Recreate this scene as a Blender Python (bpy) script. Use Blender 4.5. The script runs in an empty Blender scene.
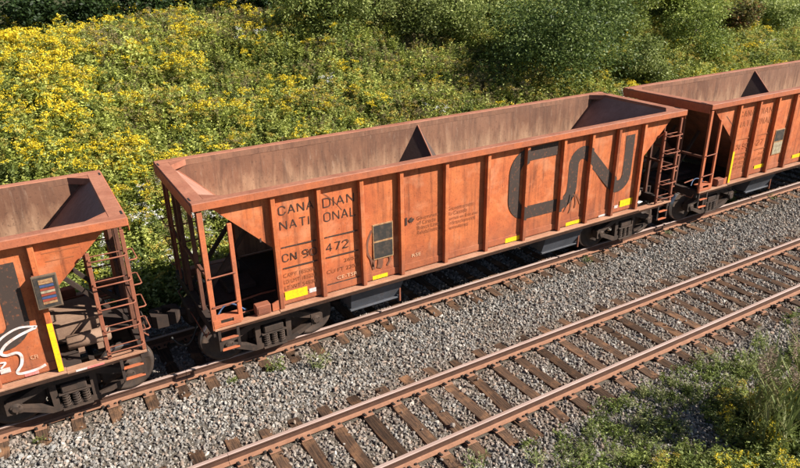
import bpy, bmesh, math, random
import numpy as np
from mathutils import Vector, Matrix

S = bpy.context.scene
COL = S.collection
PI = math.pi
R = math.radians

# ------------------------------------------------------------------ camera, world, sun, exposure
F_PX = 653.92
PITCH, YAW, ROLL = R(23.0923), R(30.2465), R(-1.0722)
CAM = Vector((0.0, -6.9419, 7.1918))
fw = Vector((math.sin(YAW)*math.cos(PITCH), math.cos(YAW)*math.cos(PITCH), -math.sin(PITCH)))
rt = Vector((math.cos(YAW), -math.sin(YAW), 0.0))
up = rt.cross(fw)
r2 = rt*math.cos(ROLL) + up*math.sin(ROLL)
u2 = -rt*math.sin(ROLL) + up*math.cos(ROLL)
cd = bpy.data.cameras.new('camera')
cd.sensor_width = 36.0
cd.lens = 36.0*F_PX/800.0
cd.clip_start = 0.1
cd.clip_end = 3000.0
cam = bpy.data.objects.new('camera', cd)
COL.objects.link(cam)
m = Matrix((r2, u2, -fw)).transposed().to_4x4()
m.translation = CAM
cam.matrix_world = m
S.camera = cam

SUN_EL, SUN_AZ = R(36.5), R(51.0)          # azimuth measured from -y towards +x
sun_dir = Vector((math.sin(SUN_AZ)*math.cos(SUN_EL), -math.cos(SUN_AZ)*math.cos(SUN_EL), math.sin(SUN_EL)))
W = bpy.data.worlds.new('World')
S.world = W
W.use_nodes = True
wn = W.node_tree.nodes
wl = W.node_tree.links
wn.clear()
wo = wn.new('ShaderNodeOutputWorld')
wb = wn.new('ShaderNodeBackground')
ws = wn.new('ShaderNodeTexSky')
ws.sky_type = 'NISHITA'
ws.sun_disc = False
ws.sun_elevation = SUN_EL
ws.sun_rotation = math.atan2(sun_dir.x, sun_dir.y)
ws.air_density = 0.8
ws.dust_density = 0.4
wb.inputs['Strength'].default_value = 0.05
wl.new(ws.outputs[0], wb.inputs[0])
wl.new(wb.outputs[0], wo.inputs[0])
sd = bpy.data.lights.new('sun', 'SUN')
sd.energy = 5.0
sd.angle = R(0.53)
sd.color = (1.0, 0.94, 0.845)
so = bpy.data.objects.new('sun', sd)
COL.objects.link(so)
so.rotation_euler = sun_dir.to_track_quat('Z', 'Y').to_euler()
so.location = (30, -30, 40)
S.view_settings.view_transform = 'Standard'
S.view_settings.look = 'None'
S.view_settings.exposure = 1.12
S.view_settings.gamma = 1.0

# ------------------------------------------------------------------ small helpers
rng = np.random.default_rng(7)
random.seed(7)


def vnoise(x, y, seed=0):
    """cheap smooth value noise, numpy, 0..1"""
    x = np.asarray(x, float); y = np.asarray(y, float)
    xi = np.floor(x).astype(np.int64); yi = np.floor(y).astype(np.int64)
    xf = x-xi; yf = y-yi
    xf = xf*xf*(3-2*xf); yf = yf*yf*(3-2*yf)

    def h(a, b):
        n = (a*374761393 + b*668265263 + seed*974634777) & 0x7fffffff
        n = ((n ^ (n >> 13))*1274126177) & 0x7fffffff
        return ((n ^ (n >> 16)) & 0xffff)/65535.0
    return (h(xi, yi)*(1-xf)+h(xi+1, yi)*xf)*(1-yf)+(h(xi, yi+1)*(1-xf)+h(xi+1, yi+1)*xf)*yf


TRACK_B_Y = 0.7555            # centre of the near (empty) track
TRACK_A_Y = 4.9192            # centre of the track that carries the train
PROFILE_Y = [-60, -14, -6, -3.2, -1.7, -0.85, -0.55, 2.06, 2.4, 3.4, 3.6, 6.25, 6.6, 7.6, 8.6, 9.6, 20.5, 24, 60, 160, 600]
PROFILE_Z = [-3.2, -2.6, -1.75, -0.95, -0.55, -0.29, -0.235, -0.235, -0.215, -0.215, -0.235, -0.235, -0.25, -0.6, -0.85, -0.75, 3.75, 4.1, 4.7, 9.0, 30.0]


def height(x, y):
    x = np.asarray(x, float); y = np.asarray(y, float)
    z = np.interp(y, PROFILE_Y, PROFILE_Z)
    w = np.clip((y-8.5)/4, 0, 1)
    z = z + w*((vnoise(x*0.35, y*0.35, 3)-0.5)*0.9 + (vnoise(x*0.9, y*0.9, 4)-0.5)*0.4)
    w2 = np.clip((-0.7-y)/1.5, 0, 1)
    z = z + w2*((vnoise(x*0.8, y*0.8, 5)-0.5)*0.3)
    z = z + (vnoise(x*1.3, y*1.3, 6)-0.5)*0.03
    return z


class MB:
    """collects shapes and links them as ONE mesh object"""

    def __init__(self):
        self.v = []; self.f = []; self.m = []; self.sm = []

    def add(self, vs, fs, mat=0, smooth=False):
        o = len(self.v)
        self.v += [tuple(p) for p in vs]
        for f in fs:
            self.f.append(tuple(i+o for i in f)); self.m.append(mat); self.sm.append(smooth)

    def box(self, x0, x1, y0, y1, z0, z1, mat=0, c=0.0):
        if c <= 0:
            vs = [(x, y, z) for x in (x0, x1) for y in (y0, y1) for z in (z0, z1)]
            fs = [(0, 1, 3, 2), (4, 6, 7, 5), (0, 4, 5, 1), (2, 3, 7, 6), (0, 2, 6, 4), (1, 5, 7, 3)]
            self.add(vs, fs, mat); return
        c = min(c, (x1-x0)*.45, (y1-y0)*.45, (z1-z0)*.45)
        X = (x0, x1); Y = (y0, y1); Z = (z0, z1)
        vs = []; ix = {}
        for i in (0, 1):
            for j in (0, 1):
                for k in (0, 1):
                    p = [X[i], Y[j], Z[k]]; s = [c if i == 0 else -c, c if j == 0 else -c, c if k == 0 else -c]
                    for a in range(3):           # vertex that lies on the face of axis a
                        q = list(p)
                        for b in range(3):
                            if b != a: q[b] += s[b]
                        ix[(i, j, k, a)] = len(vs); vs.append(q)
        fs = []
        g = lambda i, j, k, a: ix[(i, j, k, a)]
        for s in (0, 1):
            q = [g(s, 0, 0, 0), g(s, 1, 0, 0), g(s, 1, 1, 0), g(s, 0, 1, 0)]
            fs.append(q if s else q[::-1])
            q = [g(0, s, 0, 1), g(1, s, 0, 1), g(1, s, 1, 1), g(0, s, 1, 1)]
            fs.append(q[::-1] if s else q)
            q = [g(0, 0, s, 2), g(1, 0, s, 2), g(1, 1, s, 2), g(0, 1, s, 2)]
            fs.append(q if s else q[::-1])
        for i in (0, 1):
            for j in (0, 1):
                fs.append([g(i, j, 0, 0), g(i, j, 1, 0), g(i, j, 1, 1), g(i, j, 0, 1)])
                fs.append([g(i, 0, j, 0), g(i, 1, j, 0), g(i, 1, j, 2), g(i, 0, j, 2)])
                fs.append([g(0, i, j, 1), g(1, i, j, 1), g(1, i, j, 2), g(0, i, j, 2)])
                for k in (0, 1):
                    fs.append([g(i, j, k, 0), g(i, j, k, 1), g(i, j, k, 2)])
        self.add(vs, fs, mat)

    def bar(self, a, b, w, h, mat=0, upv=(0, 0, 1)):
        """rectangular bar from a to b"""
        a = Vector(a); b = Vector(b); d = (b-a).normalized()
        u = Vector(upv)
        if abs(d.dot(u)) > .98: u = Vector((0, 1, 0))
        s = d.cross(u).normalized(); t = s.cross(d)
        vs = []
        for p in (a, b):
            for i, j in ((-1, -1), (1, -1), (1, 1), (-1, 1)):
                vs.append(p+s*(i*w/2)+t*(j*h/2))
        self.add(vs, [(3, 2, 1, 0), (4, 5, 6, 7), (0, 1, 5, 4), (1, 2, 6, 5), (2, 3, 7, 6), (3, 0, 4, 7)], mat)

    def tube(self, pts, r, n=6, mat=0, smooth=True, r_end=None):
        pts = [Vector(p) for p in pts]
        rings = []
        prev = None
        for i, p in enumerate(pts):
            if i == 0: d = pts[1]-p
            elif i == len(pts)-1: d = p-pts[i-1]
            else: d = (pts[i+1]-p).normalized()+(p-pts[i-1]).normalized()
            d.normalize()
            u = Vector((0, 0, 1)) if abs(d.z) < .9 else Vector((0, 1, 0))
            if prev is not None:
                u = prev
            s = d.cross(u)
            if s.length < 1e-4: s = d.cross(Vector((1, 0, 0)))
            s.normalize(); t = s.cross(d).normalized(); prev = t
            rr = r if r_end is None else r+(r_end-r)*i/(len(pts)-1)
            rings.append([p+s*(rr*math.cos(2*PI*k/n))+t*(rr*math.sin(2*PI*k/n)) for k in range(n)])
        vs = [q for ring in rings for q in ring]
        fs = []
        for i in range(len(rings)-1):
            for k in range(n):
                k2 = (k+1) % n
                fs.append((i*n+k, i*n+k2, (i+1)*n+k2, (i+1)*n+k))
        self.add(vs, fs, mat, smooth)
        self.add(rings[0], [tuple(range(n))[::-1]], mat)
        self.add(rings[-1], [tuple(range(n))], mat)

    def prism(self, poly, axis, a0, a1, mat=0):
        """extrude a 2D polygon; axis 'y': poly is (x,z); 'x': poly is (y,z); 'z': poly is (x,y)"""
        def P(p, a):
            return {'y': (p[0], a, p[1]), 'x': (a, p[0], p[1]), 'z': (p[0], p[1], a)}[axis]
        n = len(poly)
        vs = [P(p, a0) for p in poly]+[P(p, a1) for p in poly]
        fs = [tuple(range(n))[::-1], tuple(range(n, 2*n))]
        for i in range(n):
            j = (i+1) % n
            fs.append((i, j, n+j, n+i))
        self.add(vs, fs, mat)

    def lathe(self, prof, centre, axis='y', n=24, mat=0, smooth=True):
        """prof: list of (radius, along)"""
        c = Vector(centre); vs = []
        for r, a in prof:
            for k in range(n):
                t = 2*PI*k/n
                p = {'y': (r*math.cos(t), a, r*math.sin(t)), 'x': (a, r*math.cos(t), r*math.sin(t)), 'z': (r*math.cos(t), r*math.sin(t), a)}[axis]
                vs.append(c+Vector(p))
        fs = []
        for i in range(len(prof)-1):
            for k in range(n):
                k2 = (k+1) % n
                fs.append((i*n+k, i*n+k2, (i+1)*n+k2, (i+1)*n+k))
        self.add(vs, fs, mat, smooth)
        self.add(vs[:n], [tuple(range(n))], mat); self.add(vs[-n:], [tuple(range(n))[::-1]], mat)

    def rot180(self):
        """a copy turned half a turn about z"""
        o = MB(); o.v = [(-x, -y, z) for x, y, z in self.v]
        o.f = list(self.f); o.m = list(self.m); o.sm = list(self.sm)
        return o

    def mesh(self, name, mats, fix=True):
        me = bpy.data.meshes.new(name)
        me.from_pydata(self.v, [], self.f)
        me.polygons.foreach_set('material_index', self.m)
        me.polygons.foreach_set('use_smooth', self.sm)
        for mt in (mats if isinstance(mats, (list, tuple)) else [mats]):
            me.materials.append(mt)
        if fix:
            bm = bmesh.new(); bm.from_mesh(me)
            bmesh.ops.recalc_face_normals(bm, faces=bm.faces)
            bm.to_mesh(me); bm.free()
        me.update()
        return me

    def build(self, name, mats, parent=None, fix=True, loc=(0, 0, 0)):
        return link(name, self.mesh(name, mats, fix), parent, loc)


def link(name, data, parent=None, loc=(0, 0, 0), rz=0.0):
    o = bpy.data.objects.new(name, data)
    COL.objects.link(o)
    o.parent = parent
    o.location = loc
    o.rotation_euler = (0, 0, rz)
    return o


def tag(o, label, cat, group=None):
    o['label'] = label; o['category'] = cat
    if group: o['group'] = group
    return o


def struct(o):
    o['kind'] = 'structure'; return o


def stuff(o):
    o['kind'] = 'stuff'; return o


# ------------------------------------------------------------------ materials
class NT:
    def __init__(self, name):
        self.mat = bpy.data.materials.new(name)
        self.mat.use_nodes = True
        self.t = self.mat.node_tree
        self.n = self.t.nodes; self.l = self.t.links
        self.n.clear()
        self.out = self.n.new('ShaderNodeOutputMaterial')
        self.p = self.n.new('ShaderNodeBsdfPrincipled')
        self.l.new(self.p.outputs[0], self.out.inputs[0])
        self.p.inputs['Specular IOR Level'].default_value = 0.3

    def set(self, sock, v):
        s = self.p.inputs[sock]
        if isinstance(v, bpy.types.NodeSocket): self.l.new(v, s)
        else: s.default_value = v if not isinstance(v, tuple) or len(v) == 4 else (*v, 1)

    def coord(self, kind='Object', rand=True, scale=(1, 1, 1)):
        tc = self.n.new('ShaderNodeTexCoord')
        src = tc.outputs[kind]
        mp = self.n.new('ShaderNodeMapping')
        mp.inputs['Scale'].default_value = scale
        if rand:
            oi = self.n.new('ShaderNodeObjectInfo')
            vm = self.n.new('ShaderNodeVectorMath'); vm.operation = 'SCALE'
            vm.inputs[0].default_value = (61.0, 37.0, 0.0)
            self.l.new(oi.outputs['Random'], vm.inputs['Scale'])
            va = self.n.new('ShaderNodeVectorMath'); va.operation = 'ADD'
            self.l.new(src, va.inputs[0]); self.l.new(vm.outputs[0], va.inputs[1])
            src = va.outputs[0]
        self.l.new(src, mp.inputs[0])
        return mp.outputs[0]

    def noise(self, co, scale, detail=4, rough=.55, dist=0.0):
        n = self.n.new('ShaderNodeTexNoise')
        n.inputs['Scale'].default_value = scale
        n.inputs['Detail'].default_value = detail
        n.inputs['Roughness'].default_value = rough
        n.inputs['Distortion'].default_value = dist
        self.l.new(co, n.inputs['Vector'])
        return n.outputs[0]

    def ramp(self, fac, a, b, va=0.0, vb=1.0):
        mr = self.n.new('ShaderNodeMapRange')
        mr.inputs[1].default_value = a; mr.inputs[2].default_value = b
        mr.inputs[3].default_value = va; mr.inputs[4].default_value = vb
        self.l.new(fac, mr.inputs[0])
        return mr.outputs[0]

    def mix(self, fac, a, b, blend='MIX'):
        mx = self.n.new('ShaderNodeMix'); mx.data_type = 'RGBA'; mx.blend_type = blend
        if isinstance(fac, (int, float)): mx.inputs[0].default_value = fac
        else: self.l.new(fac, mx.inputs[0])
        for i, v in ((6, a), (7, b)):
            if isinstance(v, bpy.types.NodeSocket): self.l.new(v, mx.inputs[i])
            else: mx.inputs[i].default_value = (*v, 1)
        return mx.outputs[2]

    def math(self, op, a, b=None):
        mn = self.n.new('ShaderNodeMath'); mn.operation = op
        for i, v in ((0, a), (1, b)):
            if v is None: continue
            if isinstance(v, bpy.types.NodeSocket): self.l.new(v, mn.inputs[i])
            else: mn.inputs[i].default_value = v
        return mn.outputs[0]

    def rand(self):
        return self.n.new('ShaderNodeObjectInfo').outputs['Random']

    def sep(self, co, i):
        s = self.n.new('ShaderNodeSeparateXYZ'); self.l.new(co, s.inputs[0]); return s.outputs[i]

    def bump(self, h, strength=.3, dist=.02):
        b = self.n.new('ShaderNodeBump')
        b.inputs['Strength'].default_value = strength
        b.inputs['Distance'].default_value = dist
        self.l.new(h, b.inputs['Height'])
        self.l.new(b.outputs[0], self.p.inputs['Normal'])

    def vary(self, col, lo, hi):
        hs = self.n.new('ShaderNodeHueSaturation')
        self.l.new(self.ramp(self.rand(), 0, 1, lo, hi), hs.inputs['Value'])
        self.l.new(col, hs.inputs['Color'])
        return hs.outputs[0]


def weathered(name, base, base2, rust, streak=.5, spots=.6, rough=.68, lo=.9, hi=1.08, sc=1.0, grime=None, spec=.25, pale=None, st_lo=.54):
    t = NT(name)
    co = t.coord()
    stk = t.coord(scale=(1, 1, .07))
    c = t.mix(t.ramp(t.noise(co, 1.4*sc, 5), .38, .62), base, base2)
    c = t.mix(t.ramp(t.noise(co, 3.2*sc, 6, .7, .4), .56, .70, 0, .45), c, tuple(min(1, k*1.25) for k in base))
    c = t.mix(t.ramp(t.noise(co, 9*sc, 5, .65), .45, .75, 0, .4), c, rust)
    c = t.mix(t.ramp(t.noise(stk, 9*sc, 5, .6), st_lo, st_lo+.18, 0, streak), c, rust)
    c = t.mix(t.ramp(t.noise(co, 34*sc, 6, .7), .58, .66, 0, spots), c, tuple(k*.45 for k in rust))
    if pale: c = t.mix(t.ramp(t.noise(co, 2.1, 6, .62, .3), .52, .70, 0, .5), c, pale)
    if grime:
        z = t.sep(t.coord(rand=False), 2)
        g = t.math('ADD', z, t.ramp(t.noise(co, 5, 5), 0, 1, -.35, .35))
        c = t.mix(t.ramp(g, grime[0], grime[1], grime[3], 0), c, grime[2])
    c = t.vary(c, lo, hi)
    t.set('Base Color', c)
    t.set('Roughness', t.ramp(t.noise(co, 12, 4), .3, .7, rough-.12, rough+.15))
    t.p.inputs['Specular IOR Level'].default_value = spec
    t.bump(t.noise(co, 22*sc, 6, .65), .25, .012)
    return t.mat


def simple(name, col, rough=.6, noise=.25, sc=20, metal=0, dirt=(.06, .04, .03), dirt_amt=.5, spec=.3):
    t = NT(name)
    co = t.coord()
    c = t.mix(t.ramp(t.noise(co, sc, 5, .65), .45, .7, 0, dirt_amt), col, dirt)
    t.set('Base Color', c)
    t.p.inputs['Roughness'].default_value = rough
    t.p.inputs['Metallic'].default_value = metal
    t.p.inputs['Specular IOR Level'].default_value = spec
    t.bump(t.noise(co, sc*1.5, 5), noise, .01)
    return t.mat


ORANGE = (.52, .148, .050); ORANGE2 = (.41, .105, .038); RUST = (.15, .045, .022)
M = {}
M['paint'] = weathered('orange_paint', ORANGE, ORANGE2, RUST, .75, .7, grime=(1.2, 1.75, (.20, .075, .045), .55), pale=(.58, .25, .13), st_lo=.51)
M['rim'] = weathered('rim_paint', (.47, .135, .055), (.38, .12, .06), (.16, .06, .035), .25, .5, sc=1.3)
M['rimtop'] = weathered('rim_top_rust', (.36, .15, .092), (.29, .11, .066), (.16, .065, .04), .2, .4, sc=1.5)


def hopper_inside():
    """scoured plate: brown rust above, paler rubbed steel below, runs, scratches, plate-to-plate tone"""
    t = NT('hopper_inside')
    co = t.coord(); co0 = t.coord(rand=False)
    c = t.mix(t.ramp(t.noise(co, 1.1, 5), .35, .65), (.215, .100, .058), (.14, .063, .037))
    plate = t.math('FLOOR', t.math('DIVIDE', t.math('ADD', t.sep(co, 0), .7), 2.05))
    wn_ = t.n.new('ShaderNodeTexWhiteNoise'); wn_.noise_dimensions = '1D'; t.l.new(plate, wn_.inputs['W'])
    c = t.mix(t.ramp(wn_.outputs[0], 0, 1, 0, .38), c, (.31, .165, .105))
    low = t.math('ADD', t.sep(co0, 2), t.ramp(t.noise(t.coord(scale=(1, 1, .25)), 4, 6, .65), .25, .75, -.55, .55))
    c = t.mix(t.ramp(low, 2.35, 3.05, .85, 0), c, (.41, .245, .150))
    st = t.coord(scale=(1, 1, .13))
    c = t.mix(t.ramp(t.noise(st, 7, 6, .65, .6), .46, .66, 0, .6), c, (.10, .050, .034))
    c = t.mix(t.ramp(t.noise(st, 21, 5, .65, .5), .58, .70, 0, .35), c, (.36, .25, .18))
    c = t.mix(t.ramp(t.noise(co, 18, 6, .7), .57, .66, 0, .55), c, (.065, .035, .025))
    t.set('Base Color', c); t.p.inputs['Roughness'].default_value = .7
    t.bump(t.noise(co, 14, 6, .65), .3, .012)
    return t.mat


M['inside'] = hopper_inside()
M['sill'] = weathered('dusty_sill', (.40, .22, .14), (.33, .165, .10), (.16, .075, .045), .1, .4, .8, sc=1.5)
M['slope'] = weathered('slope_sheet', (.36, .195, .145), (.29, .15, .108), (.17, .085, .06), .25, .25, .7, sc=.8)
M['ridge'] = weathered('ridge_sheet', (.085, .055, .045), (.06, .042, .036), (.05, .032, .026), .25, .25, .7, sc=.8)  # darker than the slope sheets: the ridge's shade is put into the colour
M['under'] = weathered('underframe', (.045, .030, .024), (.032, .024, .021), (.07, .04, .028), .3, .4, .8, sc=2)
M['truck'] = weathered('truck_casting', (.062, .041, .031), (.032, .024, .02), (.09, .052, .034), .2, .45, .85, sc=2.5)
M['endshade'] = weathered('end_frame', (.15, .062, .038), (.09, .042, .03), (.06, .03, .022), .2, .5, .75, sc=2)  # rusty end paint, with the shade of the car ends put into its colour
M['rustbar'] = weathered('ladder_bar', (.29, .10, .055), (.20, .07, .042), (.12, .05, .035), .2, .5, .7, sc=2)
M['wheel'] = weathered('wheel_steel', (.07, .048, .036), (.04, .03, .026), (.10, .058, .036), .1, .3, .7, sc=3)
M['tread'] = simple('wheel_tread', (.35, .33, .32), .3, .05, 30, .8, dirt_amt=.3)
M['chute'] = weathered('discharge_chute', (.075, .08, .095), (.055, .06, .07), (.075, .055, .048), .4, .3, .55, sc=1.5)
M['hose'] = simple('rubber_hose', (.02, .02, .02), .6, .1, 30)
M['hoseblue'] = simple('blue_hose', (.05, .10, .20), .5, .1, 30)
M['greybox'] = weathered('equipment_box', (.27, .17, .115), (.21, .13, .09), (.12, .07, .05), .2, .4, .8, sc=2)
M['yellow'] = simple('yellow_reflector', (.80, .52, .015), .4, .05, 25, dirt=(.38, .19, .03), dirt_amt=.55)
M['white'] = simple('white_sticker', (.60, .52, .50), .5, .05, 25, dirt=(.34, .2, .15), dirt_amt=.7)
M['pink'] = simple('red_reflector', (.62, .16, .14), .45, .05, 25, dirt=(.65, .45, .42), dirt_amt=.6)
M['graffiti'] = simple('graffiti_spray', (.62, .58, .58), .6, .0, 9, dirt=(.50, .26, .18), dirt_amt=.85)
M['blueprint'] = simple('blue_stripe', (.05, .08, .19), .5, .0, 25)
M['redprint'] = simple('red_stripe', (.30, .06, .035), .5, .0, 25)
M['plate'] = simple('plate_dark', (.034, .031, .028), .6, .2, 9, dirt=(.12, .08, .055), dirt_amt=.6)
M['plate_light'] = simple('plate_pale', (.36, .30, .20), .6, .2, 14, dirt=(.12, .085, .06), dirt_amt=.85)
M['board'] = simple('board_bronze', (.13, .09, .06), .6, .2, 14, dirt=(.05, .035, .025), dirt_amt=.7)
M['plate_edge'] = simple('plate_edge', (.36, .22, .11), .6, .1, 18, dirt=(.22, .07, .03), dirt_amt=1.0)


def stencil(name, col, cover, base=(.46, .14, .05)):
    t = NT(name)
    co = t.coord('Object', False)
    f = t.math('MULTIPLY', t.ramp(t.noise(co, 16, 6, .7), .30, .44, .55, 1), cover)
    t.set('Base Color', t.mix(f, base, t.mix(t.noise(co, 2.5, 4), col, tuple(k*1.5 for k in col))))
    t.p.inputs['Roughness'].default_value = .65
    t.p.inputs['Specular IOR Level'].default_value = .2
    return t.mat


M['logo'] = stencil('logo_black', (.034, .029, .026), .97)
M['letter'] = stencil('letter_black', (.035, .026, .022), .97)
M['faint'] = stencil('letter_faint', (.06, .03, .022), .62)
M['worn'] = stencil('letter_worn', (.06, .03, .022), .42)
M['chalk'] = stencil('letter_white', (.55, .42, .28), .55)
M['drip'] = stencil('drip_stain', (.10, .05, .035), .9)


def rail_side():
    t = NT('rail_rust')
    co = t.coord('Object', True)
    c = t.mix(t.ramp(t.noise(co, 6, 5, .65), .35, .65), (.29, .145, .088), (.225, .108, .064))
    c = t.mix(t.ramp(t.noise(co, 40, 6, .7), .55, .7, 0, .6), c, (.13, .06, .035))
    t.set('Base Color', c); t.p.inputs['Roughness'].default_value = .85
    t.bump(t.noise(co, 60, 5), .3, .01)
    return t.mat


def rail_web():
    t = NT('rail_web_rust_shade')
    co = t.coord('Object', True)
    c = t.mix(t.ramp(t.noise(co, 7, 5, .65), .35, .65), (.10, .048, .03), (.065, .033, .022))  # rust, darkened to paint in the shade under the rail head
    t.set('Base Color', c); t.p.inputs['Roughness'].default_value = .9
    return t.mat


def rail_head():
    t = NT('rail_head_worn')
    co = t.coord('Object', True, (.15, 1, 1))
    c = t.mix(t.ramp(t.noise(co, 8, 5, .65), .35, .65), (.37, .27, .235), (.29, .195, .16))
    t.set('Base Color', c); t.p.inputs['Roughness'].default_value = .6
    t.p.inputs['Metallic'].default_value = .0
    return t.mat


def tie_wood():
    t = NT('tie_wood')
    co = t.coord('Object', True)
    gr = t.coord('Object', True, (1, .06, 1))
    g = t.noise(gr, 38, 6, .7)
    c = t.mix(t.ramp(g, .38, .62), (.042, .027, .02), (.125, .072, .044))
    c = t.mix(t.ramp(t.noise(co, 3, 4), .5, .72, 0, .7), c, (.30, .155, .08))
    c = t.mix(t.ramp(t.noise(gr, 70, 4, .7), .62, .68, 0, .85), c, (.018, .012, .01))
    hs = t.vary(c, .55, 1.25)
    t.set('Base Color', hs); t.p.inputs['Roughness'].default_value = .9
    t.p.inputs['Specular IOR Level'].default_value = .15
    t.bump(g, .8, .02)
    return t.mat


def stone_mat():
    t = NT('ballast_stone')
    r = t.rand()
    cr = t.n.new('ShaderNodeValToRGB')
    t.l.new(r, cr.inputs[0])
    e = cr.color_ramp.elements
    e[0].position = 0; e[0].color = (.085, .078, .072, 1)
    e[1].position = 1; e[1].color = (.60, .56, .50, 1)
    for p, c in ((.2, (.16, .148, .135)), (.42, (.25, .235, .215)), (.5, (.28, .205, .155)), (.62, (.31, .29, .265)), (.76, (.21, .205, .20)), (.86, (.40, .375, .335)), (.94, (.27, .18, .135))):
        k = e.new(p); k.color = (*c, 1)
    co = t.coord('Object', True)
    c = t.mix(t.ramp(t.noise(co, 1.5, 4), .4, .7, 0, .45), cr.outputs[0], (.15, .125, .10))
    loc = t.n.new('ShaderNodeObjectInfo').outputs['Location']
    y = t.sep(loc, 1)
    dist = None
    for yr in (0.0, 1.511, 4.1637, 5.6747):
        d = t.math('ABSOLUTE', t.math('SUBTRACT', y, yr))
        dist = d if dist is None else t.math('MINIMUM', dist, d)
    patch = t.noise(loc, .9, 4, .6)
    rust = t.math('MULTIPLY', t.ramp(dist, .10, .75, .62, .0), t.ramp(patch, .3, .65, .35, 1))
    c = t.mix(rust, c, (.20, .115, .07))
    c = t.mix(t.ramp(t.noise(loc, .45, 5, .6), .48, .68, 0, .28), c, (.15, .125, .095))
    t.set('Base Color', c); t.p.inputs['Roughness'].default_value = .9
    t.p.inputs['Specular IOR Level'].default_value = .2
    return t.mat


def ground_mat():
    t = NT('ground_soil')
    co = t.coord('Object', False)
    c = t.mix(t.ramp(t.noise(co, 30, 6, .7), .4, .6), (.085, .07, .055), (.17, .145, .115))
    soil = t.mix(t.ramp(t.noise(co, 2.5, 6, .7), .4, .6), (.055, .05, .025), (.10, .095, .035))
    y = t.sep(co, 1)
    far = t.ramp(y, 7.2, 8.6)
    near = t.ramp(y, -2.6, -1.2, 1, 0)
    c = t.mix(t.math('MAXIMUM', far, near), c, soil)
    t.set('Base Color', c); t.p.inputs['Roughness'].default_value = .95
    t.bump(t.noise(co, 45, 6, .7), .8, .05)
    return t.mat


def leaf_mat(name, cols, trans=.35, lo=.75, hi=1.25, rough=.55):
    """cols blended by the per-face tint attribute of the leaves, varied per plant"""
    t = NT(name)
    at = t.n.new('ShaderNodeAttribute'); at.attribute_name = 'tint'
    cr = t.n.new('ShaderNodeValToRGB')
    e = cr.color_ramp.elements
    e[0].color = (*cols[0], 1); e[1].color = (*cols[-1], 1)
    for i, c in enumerate(cols[1:-1]):
        k = e.new((i+1)/(len(cols)-1)); k.color = (*c, 1)
    t.l.new(at.outputs['Fac'], cr.inputs[0])
    c = t.vary(cr.outputs[0], lo, hi)
    t.set('Base Color', c); t.p.inputs['Roughness'].default_value = rough
    t.p.inputs['Specular IOR Level'].default_value = .25
    tr = t.n.new('ShaderNodeBsdfTranslucent'); t.l.new(c, tr.inputs[0])
    mx = t.n.new('ShaderNodeMixShader'); mx.inputs[0].default_value = trans
    t.l.new(t.p.outputs[0], mx.inputs[1]); t.l.new(tr.outputs[0], mx.inputs[2])
    t.l.new(mx.outputs[0], t.out.inputs[0])
    return t.mat


M['railside'] = rail_side(); M['railweb'] = rail_web(); M['railhead'] = rail_head(); M['tie'] = tie_wood(); M['stone'] = stone_mat(); M['ground'] = ground_mat()
M['spike'] = simple('tie_plate_rust', (.30, .15, .09), .85, .3, 40, dirt=(.10, .05, .03), dirt_amt=.6)
M['anchor'] = simple('rail_anchor', (.03, .022, .018), .8, .2, 30)
M['bark'] = simple('bark', (.10, .08, .06), .95, .6, 14, dirt=(.04, .03, .025))
M['stem'] = simple('stem', (.12, .13, .04), .8, .1, 20, dirt=(.16, .10, .05))
M['gold_leaf'] = leaf_mat('goldenrod_leaf', [(.12, .155, .026), (.28, .315, .055), (.50, .52, .15)], .35)
M['gold_flower'] = leaf_mat('goldenrod_flower', [(.58, .42, .02), (.74, .57, .03), (.82, .68, .07)], .25, .85, 1.1)
M['gold_dull'] = leaf_mat('goldenrod_fading_flower', [(.36, .27, .05), (.50, .38, .07), (.60, .47, .10)], .25, .85, 1.1)
M['dry'] = leaf_mat('dry_weed', [(.14, .11, .055), (.27, .21, .10), (.40, .33, .16)], .25)
M['weed'] = leaf_mat('weed_leaf', [(.06, .09, .022), (.15, .19, .045), (.30, .34, .10)], .35)
M['aster'] = leaf_mat('aster_flower', [(.62, .60, .60), (.75, .74, .72)], .2, .9, 1.05)
M['dark_leaf'] = leaf_mat('dark_tree_leaf', [(.014, .028, .009), (.028, .052, .014), (.055, .09, .022)], .3)  # greens darkened so the wood's shade sits in the leaf colour
M['shrub_leaf'] = leaf_mat('shrub_leaf', [(.03, .052, .014), (.085, .125, .03), (.24, .29, .085)], .3)
M['vine_leaf'] = leaf_mat('vine_leaf', [(.08, .115, .026), (.22, .265, .065), (.46, .49, .19)], .35)
M['green_leaf'] = leaf_mat('green_leaf', [(.07, .105, .02), (.20, .255, .05), (.44, .48, .13)], .3)
M['lime_leaf'] = leaf_mat('lime_leaf', [(.14, .19, .02), (.23, .28, .03), (.33, .36, .05)], .4)
M['sumac'] = leaf_mat('sumac_leaf', [(.20, .075, .04), (.15, .13, .045), (.19, .21, .055), (.36, .17, .07)], .35)
M['reed'] = leaf_mat('reed_leaf', [(.12, .16, .05), (.22, .26, .09), (.40, .38, .19)], .3)
M['plume'] = leaf_mat('reed_plume', [(.22, .15, .11), (.36, .28, .21)], .3)

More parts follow.
